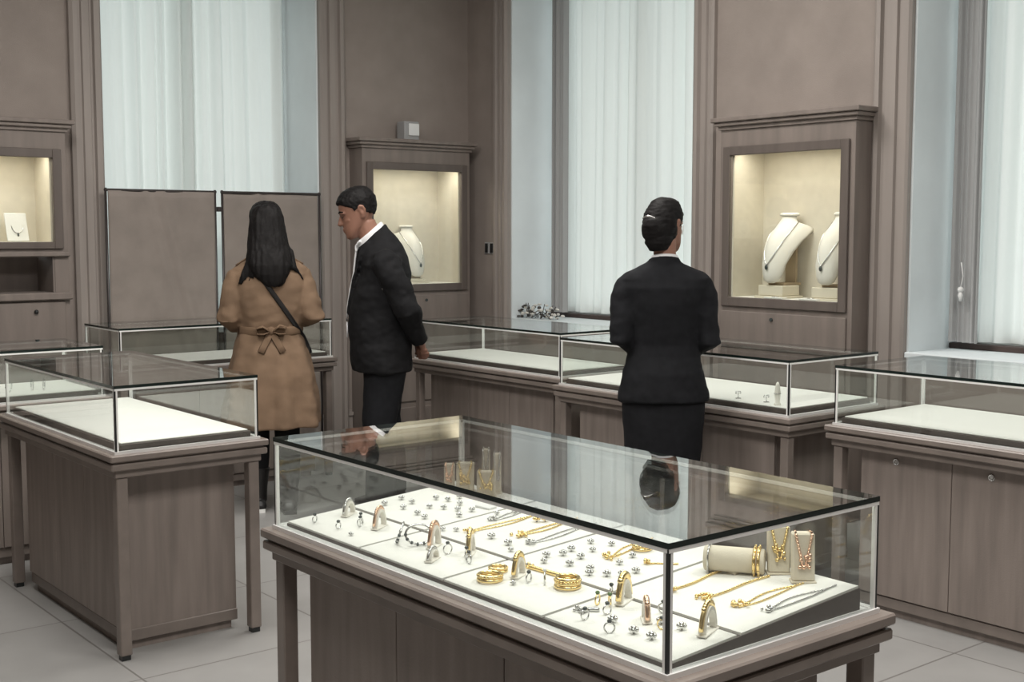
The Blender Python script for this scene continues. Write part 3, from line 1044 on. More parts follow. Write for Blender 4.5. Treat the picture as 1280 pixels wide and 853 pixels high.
# back row: far pad of studs
g1 = 'studs on the farthest back pad'
for (x, y) in ((1.809, 2.794), (1.873, 2.808), (1.868, 2.749), (1.871, 2.671), (1.891, 2.634), (1.813, 2.643), (1.803, 2.596), (1.947, 2.692), (1.944, 2.633), (1.926, 2.556), (1.936, 2.732),
               (1.820, 2.720), (1.985, 2.690), (1.905, 2.590), (1.873, 2.540)):
    stud(x, y, 'silver', g1, 'tiny silver stud earring scattered on the farthest back pad', 1.3)
pl = thing('price_plaque', 'small white plaque lying on the farthest back pad', 'plaque', (1.975, 2.560, tz(1.975)), .1)
MB(lambda p: Vector((p.x, p.y, p.z + p.x * KX))).box(-.014, .014, -.028, .028, 0, .006, .001).build('plaque', M['white'], pl)
# second back pad: chains
necklace_flat(1.800, 2.402, 2.030, 2.395, 'gold', 'gold necklace farthest left on the second back pad', 51, .0022)
necklace_flat(1.862, 2.285, 2.060, 2.290, 'gold', 'gold necklace with the largest pendant on the second back pad', 52, .0024, 20, .026)
necklace_flat(1.840, 2.215, 2.060, 2.225, 'silver', 'silver necklace at the near end of the second back pad', 53, .002)
necklace_flat(1.905, 2.445, 2.060, 2.455, 'silver', 'silver necklace at the far end of the second back pad', 54, .002)
for x, y, lb in ((1.802, 2.249, 'silver stud at the near front of the second back pad'), (1.809, 2.322, 'silver stud between two gold necklaces, second back pad'), (1.975, 2.350, 'left gold stud beside the large pendant chain'), (1.990, 2.335, 'right gold stud beside the large pendant chain')):
    stud(x, y, 'gold' if 'gold stud' in lb else 'silver', None, lb, 1.5)
# third back pad
necklace_flat(1.890, 1.995, 2.060, 2.030, 'gold', 'gold necklace with a cluster pendant on the third back pad', 61, .002, 18, .024)
necklace_flat(1.916, 1.902, 1.960, 1.850, 'gold', 'short gold chain at the near end of the third back pad', 62, .002, 8, .014, False)
bangle_flat(1.985, 1.985, 'green and gold bangle near the back of the third back pad', 'gold', .020, .004, 2)
g2 = 'studs on the third back pad'
for (x, y) in ((1.802, 2.109), (1.835, 2.089), (1.795, 2.021), (1.846, 2.041), (1.803, 1.962), (1.801, 1.907), (1.823, 1.882), (1.858, 1.876), (1.870, 2.100), (1.780, 1.940)):
    stud(x, y, 'silver', g2, 'tiny silver stud earring scattered on the third back pad', 1.4)
# nearest back pad
necklace_flat(1.821, 1.735, 1.985, 1.745, 'gold', 'gold chain at the far end of the nearest back pad', 71, .0028, 9, .014, False)
necklace_flat(1.829, 1.655, 2.025, 1.650, 'gold', 'gold chain with an open gold pendant on the nearest back pad', 72, .0028, 16, .024, False)
necklace_flat(1.844, 1.575, 2.045, 1.572, 'gold', 'gold necklace with a bead bar, second from the end pane', 73, .0022, 18, .022)
necklace_flat(1.862, 1.520, 2.070, 1.515, 'silver', 'silver necklace beside the end pane of the tray', 74, .0022, 9, .012)

# a few more small pieces
for x, y, m, lb in ((1.640, 1.735, 'silver', 'silver ring between the coiled bracelet and the rose gold cuff'), (1.590, 1.745, 'silver', 'silver ring at the front edge, below the coiled silver bracelet'),
                    (1.655, 1.600, 'gold', 'gold ring just left of the front corner post'), (1.575, 1.660, 'silver', 'silver ring at the very front edge, nearest front pad'),
                    (1.720, 1.660, 'silver', 'silver ring by the middle gap, nearest front pad'), (1.722, 1.830 - .02, 'silver', 'silver ring left of the gold cluster cuff')):
    ring_up(x, y, m, lb, .010, y * 9, 'gem')
g3 = 'studs beside the silver chains'
for (x, y) in ((1.770, 2.470), (1.790, 2.440), (1.768, 2.360), (1.775, 2.205), (1.950, 2.480), (1.985, 2.450)):
    stud(x, y, 'silver', g3, 'tiny silver stud earring among the chains of the second back pad', 1.1)
for (x, y) in ((1.900, 2.060), (1.940, 2.110), (1.960, 2.060), (1.875, 1.945), (1.770, 2.080), (1.930, 1.960), (2.010, 2.110), (2.030, 1.930)):
    stud(x, y, 'silver', g2, 'tiny silver stud earring scattered on the third back pad', 1.2)

# bolster with bangles
cu = thing('bracelet_roll', 'cream cylinder bolster lying on the nearest back pad', 'bracelet roll', (2.000, 1.722, tz(2.0)), 0)
ax = Vector((2.032 - 1.968, 1.675 - 1.775, 0)).normalized()
c0 = Vector((0, 0, .029))
MB().tube([c0 - ax * .064, c0 - ax * .062, c0 + ax * .062, c0 + ax * .064], [.024, .027, .027, .024], 22).build('roll', M['block'], cu)
MB().box(-.012, .012, -.012, .012, 0, .006).build('rest', M['block'], cu)
for k, (q, m, lb) in enumerate(((.053, 'gold', 'gold bangle on the near end of the cream bolster'), (.044, 'gold', 'gold bangle beside the last one on the cream bolster'), (-.053, 'silver', 'thin silver bangle on the far end of the cream bolster'))):
    t = thing('bangle', lb, 'bangle', Vector((2.000, 1.722, tz(2.0))), 0)
    o = MB()
    s = Vector((0, 0, 1)).cross(ax)
    pts = [c0 + ax * q + s * .0295 * math.cos(a) + Vector((0, 0, .0295)) * math.sin(a) for a in (2 * PI * j / 28 for j in range(28))]
    o.tube(pts, .0036 if m == 'gold' else .002, 7, cyc=True)
    o.build('hoop', M[m], t)
    b = MB()
    for p in pts[::2]:
        b.ball(p + (p - c0 - ax * q).normalized() * .003, .0030 if m == 'gold' else .0016, 6, 4)
    b.build('beading', M[m], t)


def block_stand(x, y, h, w, d, rz, lean, label, nl, m, mm, base=0.004, seed=1):
    t = thing('jewellery_block', label, 'display block', (x, y, tz(x) - .0002), rz)
    f = lambda p: Vector((p.x, p.y + (h - p.z) * 0 + p.z * lean, p.z))
    b = MB(f)
    b.box(-w / 2, w / 2, -d / 2, d / 2, base, h, .003)
    b.build('block', M[m], t)
    MB().box(-w / 2 - .003, w / 2 + .003, -d / 2 - .003, d / 2 + .003, 0, base, .001).build('base', M[m], t)
    n = thing('necklace', nl, 'necklace', (x, y, tz(x)), rz)
    rr = random.Random(seed)
    b = MB(f)
    for s in (-1, 1):
        pts = [(s * (w * .36 - (w * .30) * k / 9), -d / 2 - .003, h * (.97 - .62 * k / 9)) for k in range(10)]
        b.tube(pts, .0022, 6)
        for p in pts:
            b.ball(p, .0034, 6, 4)
    b.build('chain', M[mm], n)
    b = MB(f)
    for k in range(14):
        b.ball((rr.uniform(-w * .3, w * .3), -d / 2 - .003, h * rr.uniform(.30, .62)), rr.uniform(.003, .0048), 6, 4)
    b.build('pendant', M[mm], n)
    b = MB(f)
    b.tube([(-w * .36, -d / 2, h + .002), (-w * .3, d / 2, h + .002)], .0022, 6)
    b.tube([(w * .36, -d / 2, h + .002), (w * .3, d / 2, h + .002)], .0022, 6)
    b.build('top_strands', M[mm], n)


RZF = -.72     # turned to face the shop front
block_stand(2.060, 1.652, .102, .046, .026, RZF, .10, 'left cream upright block at the near end of the front case', 'gold necklace draped on the left upright block', 'block', 'gold', seed=3)
block_stand(2.050, 1.580, .102, .046, .026, RZF, .12, 'right cream upright block at the near end of the front case', 'rose gold necklace draped on the right upright block', 'block', 'rose', seed=4)
tw = thing('jewellery_block', 'short white block between the two near upright blocks', 'display block', (2.083, 1.617, tz(2.083)), RZF)
MB().box(-.013, .013, -.010, .010, .004, .060, .002).build('block', M['bust'], tw)
MB().box(-.015, .015, -.012, .012, 0, .004).build('base', M['bust'], tw)
# far-end group of blocks behind the farthest back pad
for (x, y, h, w, ln, lb, nl, mm, sd) in ((2.030, 2.800, .072, .030, .14, 'leftmost leaning block of the far group in the front case', 'rose gold necklace on the leftmost block of the far group', 'rose', 11),
                                         (2.045, 2.745, .080, .050, .16, 'widest cream block of the far group in the front case', 'gold necklace on the widest block of the far group', 'gold', 12),
                                         (2.088, 2.705, .118, .022, .04, 'tallest thin block of the far group in the front case', 'silver necklace on the tallest thin block of the far group', 'silver', 13),
                                         (2.088, 2.655, .112, .022, .04, 'second tall thin block of the far group, at its right', 'silver necklace on the right thin block of the far group', 'silver', 14),
                                         (2.050, 2.655, .070, .052, .08, 'low wide block at the front right of the far group', 'gold necklace on the low wide block of the far group', 'gold', 15)):
    block_stand(x, y, h, w, .020, RZF, ln, lb, nl, 'block', mm, seed=sd)


# ------------------------------------------------------------------ sparse jewellery in the other cases
def tiny_stand(x, y, label, tall=.03, m='silver', group=None):
    t = thing('earring_stand', label, 'earring stand', (x, y, ZB + .026), -.6, group)
    MB().box(-.012, .012, -.008, .008, 0, .003, .001).build('base', M['silver'], t)
    MB().tube([(0, 0, .002), (0, 0, tall)], .0018, 6).build('post', M['silver'], t)
    b = MB()
    b.tube([(-.012, 0, tall - .002), (.012, 0, tall - .002)], .0016, 6)
    b.ball((-.010, 0, tall - .009), .004, 6, 4)
    b.ball((.010, 0, tall - .009), .004, 6, 4)
    b.build('arm', M[m], t)


tiny_stand(4.235, 3.640, 'small earring stand closest to the dark-suited woman', .034)
tiny_stand(4.235, 3.480, 'small earring stand midway along the case right of the dark-suited woman', .034)
t = thing('ring_stand', 'tall white hand-shaped stand near the front corner of the case right of the dark-suited woman', 'ring stand', (4.205, 3.395, ZB + .026), -.6)
MB().loft([ell(0, 0, 0, .016, .012, 14), ell(0, 0, .006, .016, .012, 14), ell(0, 0, .012, .010, .008, 14), ell(0, 0, .05, .014, .008, 14), ell(0, 0, .085, .010, .006, 14), ell(0, 0, .10, .004, .003, 14)]).build('cone', M['bust'], t)
MB().tube([(.014 * math.cos(a), .009 * math.sin(a), .05) for a in (2 * PI * k / 14 for k in range(14))], .0018, 5, cyc=True).build('ring', M['silver'], t)
lz = ZB + .026
for k, (x, y, lb) in enumerate(((1.70, 5.91, 'left bracelet standing in the far left case'), (1.76, 5.90, 'second bracelet standing in the far left case'), (1.86, 5.88, 'third bracelet standing in the far left case'), (1.91, 5.87, 'right bracelet standing in the far left case'))):
    t = thing('bracelet', lb, 'bracelet', (x, y, lz), .5 + .3 * k)
    MB().tube([(.026 * math.cos(a), 0, .028 + .026 * math.sin(a)) for a in (2 * PI * j / 22 for j in range(22))], .0028, 6, cyc=True).build('band', M['silver'], t)
    b = MB()
    for j in range(9):
        a = PI * j / 8
        b.ball((.027 * math.cos(a), 0, .028 + .027 * math.sin(a)), .0045, 6, 4)
    b.build('stones', M['gem'], t)
print('PART2 done')
# ------------------------------------------------------------------ people
# every figure is built in its own frame: feet at the origin, facing +y, right-hand side +x
def hand(b, wrist, d, n, s, curl=.5, sc=1.0, thumb=1):
    """wrist point, finger direction d, palm normal n (towards the inside of the hand), s = index-finger side"""
    d, n = Vector(d).normalized(), Vector(n).normalized()
    s = d.cross(n).normalized() * (1 if Vector(s).dot(d.cross(n)) > 0 else -1)
    n = (n - d * n.dot(d)).normalized()
    w = Vector(wrist)
    rings = []
    for f, hw, ht in ((-.01, .026, .020), (.02, .034, .017), (.055, .041, .015), (.085, .040, .013), (.095, .034, .010)):
        rings.append([w + d * f * sc + s * hw * sc * math.cos(a) + n * ht * sc * math.sin(a) for a in (2 * PI * k / 12 for k in range(12))])
    b.loft(rings)
    for off, L, r in ((.031, .072, .0092), (.011, .080, .0096), (-.010, .075, .0092), (-.029, .060, .0082)):
        p = w + d * .082 * sc + s * off * sc
        pts = [p]
        ang = curl * .5
        for seg in (.44, .32, .24):
            v = d * math.cos(ang) + n * math.sin(ang)
            p = p + v * L * seg * sc
            pts.append(p)
            ang += curl * .75
        b.tube(pts, [r * sc, r * .97 * sc, r * .88 * sc, r * .7 * sc], 8)
    p = w + d * .022 * sc + s * .030 * sc
    p1 = p + (d * .55 + s * .75 + n * .35).normalized() * .038 * sc
    p2 = p1 + (d * .85 + s * .25 + n * .5).normalized() * .030 * sc
    p3 = p2 + (d * .9 + n * .5).normalized() * .022 * sc
    b.tube([p - d * .01 * sc, p, p1, p2, p3], [.014 * sc, .0145 * sc, .0115 * sc, .010 * sc, .0078 * sc], 8)


HEAD = [(.000, .022, .084, .045), (.010, .036, .092, .030), (.025, .047, .094, .010), (.045, .056, .094, -.020), (.068, .062, .092, -.055), (.095, .067, .089, -.084), (.120, .071, .086, -.097),
        (.140, .0735, .087, -.101), (.165, .0745, .085, -.101), (.190, .070, .075, -.094), (.212, .056, .056, -.077), (.226, .036, .032, -.052), (.232, .015, .008, -.026)]


def head(b, tf, face=True):
    def P(x, y, z):
        return tf(Vector((x, y, z)))
    rings = []
    for z, w, yf, yb in HEAD:
        rings.append([P(w * math.cos(a), (yf + yb) / 2 + (yf - yb) / 2 * math.sin(a), z) for a in (2 * PI * k / 28 for k in range(28))])
    b.loft(rings)
    # nose, lips, chin, brow, cheekbones
    b.tube([P(0, .082, .128), P(0, .094, .108), P(0, .106, .088), P(0, .100, .078)], [.008, .010, .0125, .009], 10)
    for sx in (-1, 1):
        b.tube([P(sx * .010, .090, .090), P(sx * .013, .094, .082)], [.007, .0075], 8)
        b.tube([P(sx * .012, .086, .134), P(sx * .036, .080, .138), P(sx * .052, .066, .132)], [.007, .008, .006], 8)
        b.tube([P(sx * .030, .070, .092), P(sx * .050, .050, .096)], [.013, .012], 8)
        # ear
        e = [(-.004, .125), (.010, .142), (.020, .140), (.026, .122), (.021, .102), (.010, .086), (.001, .088)]
        b.tube([P(sx * (.071 + .006 * math.sin(i)), -.006 - y, z) for i, (y, z) in enumerate(e)], [.007, .0075, .0075, .0075, .007, .0075, .006], 8)
        b.tube([P(sx * .068, -.014, .128), P(sx * .069, -.016, .100)], [.010, .010], 8)
    b.tube([P(-.022, .084, .056), P(-.008, .0945, .0585), P(.008, .0945, .0585), P(.022, .084, .056)], [.004, .0062, .0062, .004], 8)
    b.tube([P(-.019, .084, .048), P(0, .094, .047), P(.019, .084, .048)], [.004, .0072, .004], 8)
    b.tube([P(-.010, .084, .016), P(.010, .084, .016)], [.012, .012], 8)


def tfm(origin, pitch=0.0, yaw=0.0, roll=0.0, sc=1.0):
    R = Matrix.Rotation(yaw, 4, 'Z') @ Matrix.Rotation(-pitch, 4, 'X') @ Matrix.Rotation(roll, 4, 'Y')
    o = Vector(origin)
    return lambda p: o + (R @ (Vector(p) * sc))


def torso_rings(rows, n=36, p=2.3):
    return [ell(cx, (yf + yb) / 2, z, w, (yf - yb) / 2, n, p) for z, w, yf, yb, cx in rows]


def figure(name, label, loc, rz):
    return thing(name, label, 'person', loc, rz)


def foot(b, x, y, rz, z=0.0, L=.25, heel=0.0, r=.040):
    d = Vector((math.sin(-rz), math.cos(rz), 0))
    s = Vector((d.y, -d.x, 0))
    rings = []
    for f, w, h, zb in ((-.075, .020, .035, heel), (-.06, .032, .060, heel), (-.01, .036, .075, heel * .9), (.05, .040, .058, heel * .45), (.11, .044, .042, .0), (.15, .038, .034, 0), (L - .075, .014, .020, 0)):
        c = Vector((x, y, z + zb)) + d * f
        rings.append([c + s * w * math.cos(a) + Vector((0, 0, h / 2 + h / 2 * math.sin(a))) for a in (2 * PI * k / 14 for k in range(14))])
    b.loft(rings)


def add_eyes(root_part, tf, pitchless=True):
    for sx in (-1, 1):
        MB().ball(tf(Vector((sx * .031, .072, .118))), .0095, 10, 7).build('eye', M['black'], root_part)


# ---- man in the black suit, seen from his left side, hands held behind his back
def build_man():
    loc = Vector((3.716, 5.738, 0))
    root = figure('person', 'man in black suit and white shirt, head bowed, hands held behind his back', loc, math.radians(60))
    htf = tfm((0, .090, 1.512), pitch=.34, sc=1.10)
    # body
    b = MB()
    b.loft(torso_rings([(.86, .155, .115, -.125, 0), (.95, .165, .125, -.13, 0), (1.05, .155, .135, -.10, 0), (1.18, .165, .125, -.11, 0), (1.30, .175, .09, -.13, 0), (1.40, .165, .055, -.12, 0), (1.46, .09, .04, -.085, 0), (1.50, .055, .05, -.06, 0)]))
    b.tube([(0, -.01, 1.38), (0, .035, 1.45), (0, .075, 1.52), (0, .095, 1.58)], [.066, .062, .060, .057], 14)
    head(b, htf)
    arms = {-1: [(-.172, -.005, 1.385), (-.222, -.115, 1.10), (-.075, -.200, .925)], 1: [(.172, -.005, 1.385), (.222, -.115, 1.10), (.06, -.190, .915)]}
    for s, (a, e, w) in arms.items():
        b.tube([a, e], [.055, .042], 12)
        b.tube([e, w], [.042, .028], 12)
    hand(b, (-.070, -.203, .922), (.75, -.25, -.55), (.1, .9, -.2), (0, -.3, 1), 1.0, 1.02)
    hand(b, (.055, -.188, .912), (-.75, -.05, -.50), (0, -.9, .2), (0, .2, 1), .9, 1.02)
    for s, y in ((-1, .03), (1, -.04)):
        b.tube([(s * .085, 0, .92), (s * .095, .015 + y * .5, .50), (s * .10, -.02 + y, .09)], [.085, .055, .036], 14)
        foot(b, s * .105, y - .01, -s * .12)
    o = b.build('body', M['skin'], root)
    remesh(o, .0055, 3)
    # trousers
    b = MB()
    b.loft(torso_rings([(.80, .175, .135, -.145, 0), (.90, .170, .13, -.14, 0), (1.02, .165, .14, -.11, 0)]))
    for s, y in ((-1, .03), (1, -.04)):
        b.tube([(s * .082, -.005, .92), (s * .088, -.005, .78), (s * .092, .015 + y * .5, .50), (s * .098, -.005 + y, .25), (s * .102, -.005 + y, .065)], [(.105, .088), (.118, .094), (.092, .080), (.084, .074), (.084, .076)], 18, flat=(0, 1, 0))
    o = b.build('trousers', M['suit_navy'], root)
    remesh(o, .009, 4)
    wrinkle(o, .006, (9, 9, 5), 3)
    # shoes
    for s, y in ((-1, .03), (1, -.04)):
        b = MB()
        foot(b, s * .105, y - .01, -s * .12, L=.27)
        c = Vector((s * .105, y - .01, 0))
        o = b.build('shoe', M['leather'], root)
        for v in o.data.vertices:
            q = v.co - c
            v.co = c + Vector((q.x * 1.16, q.y * 1.10, q.z * 1.16))
    # shirt collar: a tilted ring, high at the nape and low at the throat
    def tilted(cy, cz, rx, ry, k, n=32):
        return [(rx * math.cos(a), cy + ry * math.sin(a), cz - k * ry * math.sin(a)) for a in (2 * PI * q / n for q in range(n))]
    b = MB()
    b.loft([tilted(.052, 1.478, .074, .072, .85), tilted(.062, 1.500, .073, .072, .86), tilted(.072, 1.522, .068, .070, .86), tilted(.074, 1.527, .064, .066, .86)])
    for s in (-1, 1):
        b.tube([(s * .046, .118, 1.478), (s * .026, .140, 1.448), (s * .036, .146, 1.415)], [(.008, .018), (.007, .020), (.004, .006)], 8)
    o = b.build('shirt_collar', M['shirt'], root)
    remesh(o, .005, 2)
    # jacket
    b = MB()
    rows = [(.765, .195, .172, -.155, 0), (.80, .197, .180, -.158, 0), (.90, .193, .186, -.155, 0), (1.00, .186, .190, -.135, 0), (1.10, .185, .186, -.132, 0), (1.20, .192, .168, -.145, 0), (1.30, .200, .133, -.158, 0),
            (1.37, .194, .128, -.138, 0), (1.42, .168, .128, -.108, 0), (1.452, .130, .131, -.074, 0), (1.480, .098, .133, -.036, 0), (1.498, .082, .132, -.012, 0)]
    tilt = [0, 0, 0, 0, 0, 0, 0, .10, .28, .48, .72, .85]
    n = 72
    rings = []
    for row, r, tl in zip(rows, torso_rings(rows, n, 2.25), tilt):
        yc = (row[2] + row[3]) / 2
        rings.append([(x, y, z - tl * (y - yc)) for x, y, z in r])
    b.loft(rings)
    for s, (a, e, w) in arms.items():
        a = Vector(a); e = Vector(e); w = Vector(w)
        b.tube([a + Vector((-s * .03, .01, .005)), a + Vector((s * .006, -.002, -.02)), a.lerp(e, .5) + Vector((s * .012, -.006, 0)), e + Vector((s * .006, -.008, 0)), e.lerp(w, .45), w + (e - w).normalized() * .012],
               [.060, .072, .070, .064, .058, .048], 18)
    # lapels
    for s in (-1, 1):
        b.tube([(s * .072, .085, 1.475), (s * .066, .128, 1.405), (s * .050, .146, 1.32), (s * .030, .176, 1.20), (s * .018, .196, 1.08)], [(.010, .022), (.011, .034), (.011, .036), (.009, .022), (.006, .009)], 10, flat=(0, 1, 0))
    b.loft([tilted(.050, 1.470, .092, .084, .80), tilted(.055, 1.490, .088, .082, .84), tilted(.061, 1.506, .082, .079, .86)])
    o = b.build('jacket', M['suit'], root)
    remesh(o, .007, 3)
    wrinkle(o, .011, (7, 7, 9), 11, lambda c: .5 + .9 * max(0, min(1, (abs(c.x) - .10) / .1)))
    MB().tube([(0, .142, 1.432), (0, .150, 1.38), (0, .158, 1.30), (0, .176, 1.22), (0, .193, 1.12), (0, .197, 1.06)], [(.006, .020), (.006, .016), (.006, .013), (.006, .011), (.006, .010), (.005, .008)], 8, flat=(0, 1, 0)).build('shirt_front', M['shirt'], root)
    MB().tube([(0, .197, 1.035), (0, .197, .95)], [(.005, .008), (.005, .007)], 8, flat=(0, 1, 0)).build('shirt_hem', M['shirt'], root)
    MB().ball((-.014, .199, 1.048), (.008, .004, .008), 8, 5).build('button', M['post'], root)
    MB().box(-.006, .006, -.004, .004, -.016, .016, .002).build('pin', M['silver'], root, loc=(-.200, .012, 1.235))
    # hair: short crop
    b = MB()
    rings = []
    for z, w, yf, yb in HEAD:
        if z < .04:
            continue
        k = 1.05 if z < .15 else 1.09
        rings.append([htf(Vector((w * k * math.cos(a), (yf + yb) / 2 + ((yf - yb) / 2 * k + .002) * math.sin(a), z + (.010 if z > .2 else 0)))) for a in (2 * PI * q / 30 for q in range(30))])
    b.loft(rings)
    inv = lambda y0, z0: htf(Vector((0, y0, z0)))
    def cut(p0, nrm, clear_outer=True):
        o_ = htf(Vector((0, 0, 0)))
        nv = htf(Vector(nrm)) - o_
        g = b.bm.verts[:] + b.bm.edges[:] + b.bm.faces[:]
        r = bmesh.ops.bisect_plane(b.bm, geom=g, plane_co=htf(Vector(p0)), plane_no=nv, clear_outer=clear_outer)
        es = [e for e in r['geom_cut'] if isinstance(e, bmesh.types.BMEdge)]
        try:
            bmesh.ops.contextual_create(b.bm, geom=es)
        except Exception:
            pass
    cut((0, .030, .150), (0, .56, -.83))
    cut((0, -.01, .062), (0, .25, -.97))
    b.tube([htf(Vector((x, .070 - 9 * x * x, .190))) for x in (-.055, -.03, 0, .03, .055)], [.013, .018, .020, .018, .013], 10)
    for s in (-1, 1):
        b.tube([htf(Vector((s * .072, .018, .160))), htf(Vector((s * .073, .014, .125)))], [.008, .006], 8)
    o = b.build('hair', M['hair'], root)
    remesh(o, .005, 3)
    wrinkle(o, .003, (60, 60, 60), 1)
    for s in (-1, 1):
        MB().tube([htf(Vector((s * .018, .090, .142))), htf(Vector((s * .036, .085, .147))), htf(Vector((s * .052, .070, .141)))], [.003, .004, .0025], 7).build('eyebrow', M['hair'], root)
        MB().tube([htf(Vector((s * .022, .085, .117))), htf(Vector((s * .033, .084, .114))), htf(Vector((s * .044, .076, .117)))], .0022, 6).build('eyelid', M['hair'], root)
    return root


build_man()


# ---- woman in the dark skirt suit, seen from behind
def build_hostess():
    loc = Vector((3.885, 3.765, 0))
    root = figure('person', 'woman in dark skirt suit with a sleek black bun, seen from behind', loc, math.radians(-41))
    htf = tfm((0, .018, 1.440), pitch=.06, yaw=-.55, sc=.965)
    b = MB()
    b.loft(torso_rings([(.86, .150, .10, -.12, 0), (.95, .155, .095, -.115, 0), (1.05, .125, .085, -.085, 0), (1.18, .140, .105, -.095, 0), (1.27, .150, .09, -.10, 0), (1.32, .135, .06, -.085, 0), (1.370, .075, .045, -.065, 0), (1.42, .05, .04, -.05, 0)]))
    b.tube([(0, -.015, 1.36), (0, -.005, 1.42), (0, .005, 1.50)], [.055, .049, .050], 14)
    head(b, htf)
    arms = {-1: [(-.140, -.01, 1.275), (-.185, -.035, 1.075), (-.045, .165, 1.03)], 1: [(.140, -.01, 1.275), (.195, -.035, 1.065), (.045, .170, 1.02)]}
    for s, (a, e, w) in arms.items():
        b.tube([a, e], [.046, .036], 12)
        b.tube([e, w], [.036, .024], 12)
    hand(b, (-.045, .165, 1.03), (.8, .35, -.3), (.1, -.6, -.7), (0, .5, .6), .7, .9)
    hand(b, (.045, .170, 1.02), (-.8, .35, -.3), (0, -.6, -.7), (0, .5, .6), .7, .9)
    for s in (-1, 1):
        b.tube([(s * .075, 0, .90), (s * .070, .01, .48), (s * .065, -.015, .30), (s * .062, -.02, .13)], [.085, .052, .052, .033], 14)
        foot(b, s * .064, -.02, -s * .1, heel=.062, L=.205)
    o = b.build('body', M['skin'], root)
    remesh(o, .0055, 3)
    # stockings and shoes
    for s in (-1, 1):
        MB().tube([(s * .072, .006, .60), (s * .070, .010, .48), (s * .065, -.017, .31), (s * .062, -.020, .13), (s * .062, -.018, .10)], [.066, .058, .058, .038, .038], 16).build('stocking', M['suit_navy'], root)
        b = MB()
        foot(b, s * .064, -.02, -s * .1, heel=.055, L=.24)
        b.tube([(s * .064, -.075, .062), (s * .064, -.082, .0)], [.016, .009], 10)
        o = b.build('shoe', M['leather'], root)
        c = Vector((s * .064, -.02, 0))
        for v in o.data.vertices:
            q = v.co - c
            v.co = c + Vector((q.x * 1.20, q.y * 1.10, q.z * 1.16))
    # skirt
    b = MB()
    b.loft(torso_rings([(.47, .158, .135, -.135, 0), (.50, .164, .138, -.140, 0), (.70, .178, .130, -.145, 0), (.84, .182, .120, -.142, 0), (.95, .165, .105, -.122, 0), (1.05, .135, .092, -.092, 0)], 40, 2.4))
    o = b.build('skirt', M['suit_navy'], root)
    remesh(o, .008, 3)
    wrinkle(o, .006, (6, 6, 4), 5)
    # shirt collar
    b = MB()
    b.loft([[(.062 * math.cos(a), -.008 + .062 * math.sin(a), 1.385 - .012 * math.sin(a)) for a in (2 * PI * k / 28 for k in range(28))],
            [(.058 * math.cos(a), -.006 + .058 * math.sin(a), 1.420 - .010 * math.sin(a)) for a in (2 * PI * k / 28 for k in range(28))],
            [(.054 * math.cos(a), -.004 + .054 * math.sin(a), 1.424 - .010 * math.sin(a)) for a in (2 * PI * k / 28 for k in range(28))]])
    b.build('shirt_collar', M['shirt'], root)
    # jacket
    b = MB()
    b.loft(torso_rings([(.795, .194, .135, -.162, 0), (.83, .192, .132, -.160, 0), (.92, .178, .122, -.142, 0), (.99, .158, .112, -.112, 0), (1.04, .150, .108, -.102, 0), (1.12, .158, .122, -.112, 0), (1.22, .180, .130, -.124, 0), (1.285, .194, .110, -.120, 0), (1.325, .196, .085, -.105, 0),
                        (1.350, .168, .070, -.095, 0), (1.372, .125, .060, -.085, 0), (1.394, .080, .050, -.074, 0), (1.405, .068, .045, -.066, 0)], 48, 2.3))
    for s, (a, e, w) in arms.items():
        a = Vector(a); e = Vector(e); w = Vector(w)
        b.tube([a + Vector((-s * .005, .0, .006)), a + Vector((s * .020, 0, .004)), a + Vector((s * .031, 0, -.030)), a.lerp(e, .55) + Vector((s * .008, 0, 0)), e + Vector((s * .004, -.004, -.008)), e.lerp(w, .25) + Vector((0, 0, -.012)), e.lerp(w, .6), w + (e - w).normalized() * .02],
               [.050, .060, .062, .057, .053, .052, .048, .041], 18)
    b.loft([[(.072 * math.cos(a), -.010 + .070 * math.sin(a), 1.378 - .014 * math.sin(a)) for a in (2 * PI * k / 28 for k in range(28))],
            [(.067 * math.cos(a), -.008 + .065 * math.sin(a), 1.412 - .014 * math.sin(a)) for a in (2 * PI * k / 28 for k in range(28))]])
    o = b.build('jacket', M['suit_navy'], root)
    remesh(o, .0065, 3)
    wrinkle(o, .008, (6, 6, 8), 21, lambda c: .5 + .8 * max(0, min(1, (abs(c.x) - .10) / .08)))
    # hair pulled back into a bun
    b = MB()
    rings = []
    for z, w, yf, yb in HEAD:
        if z < .03:
            continue
        k = 1.07
        rings.append([htf(Vector((w * k * math.cos(a), (yf + yb) / 2 + ((yf - yb) / 2 * k + .002) * math.sin(a), z + (.012 if z > .2 else 0)))) for a in (2 * PI * q / 30 for q in range(30))])
    b.loft(rings)
    def cut(p0, nrm):
        o_ = htf(Vector((0, 0, 0)))
        g = b.bm.verts[:] + b.bm.edges[:] + b.bm.faces[:]
        r = bmesh.ops.bisect_plane(b.bm, geom=g, plane_co=htf(Vector(p0)), plane_no=htf(Vector(nrm)) - o_, clear_outer=True)
        es = [e for e in r['geom_cut'] if isinstance(e, bmesh.types.BMEdge)]
        try:
            bmesh.ops.contextual_create(b.bm, geom=es)
        except Exception:
            pass
    cut((0, .035, .155), (0, .78, -.62))
    b.tube([htf(Vector((0, -.060, .060))), htf(Vector((0, -.066, .030))), htf(Vector((0, -.060, .005)))], [.062, .056, .040], 16)
    b.ball(htf(Vector((-.004, -.040, .122))), (.079, .078, .106), 24, 14)
    b.ball(htf(Vector((-.004, -.086, .095))), (.062, .052, .066), 20, 12)
    b.ball(htf(Vector((-.010, -.104, .108))), (.042, .044, .040), 20, 12)
    o = b.build('hair', M['hair'], root)
    remesh(o, .0048, 7)
    wrinkle(o, .0025, (30, 30, 80), 2)
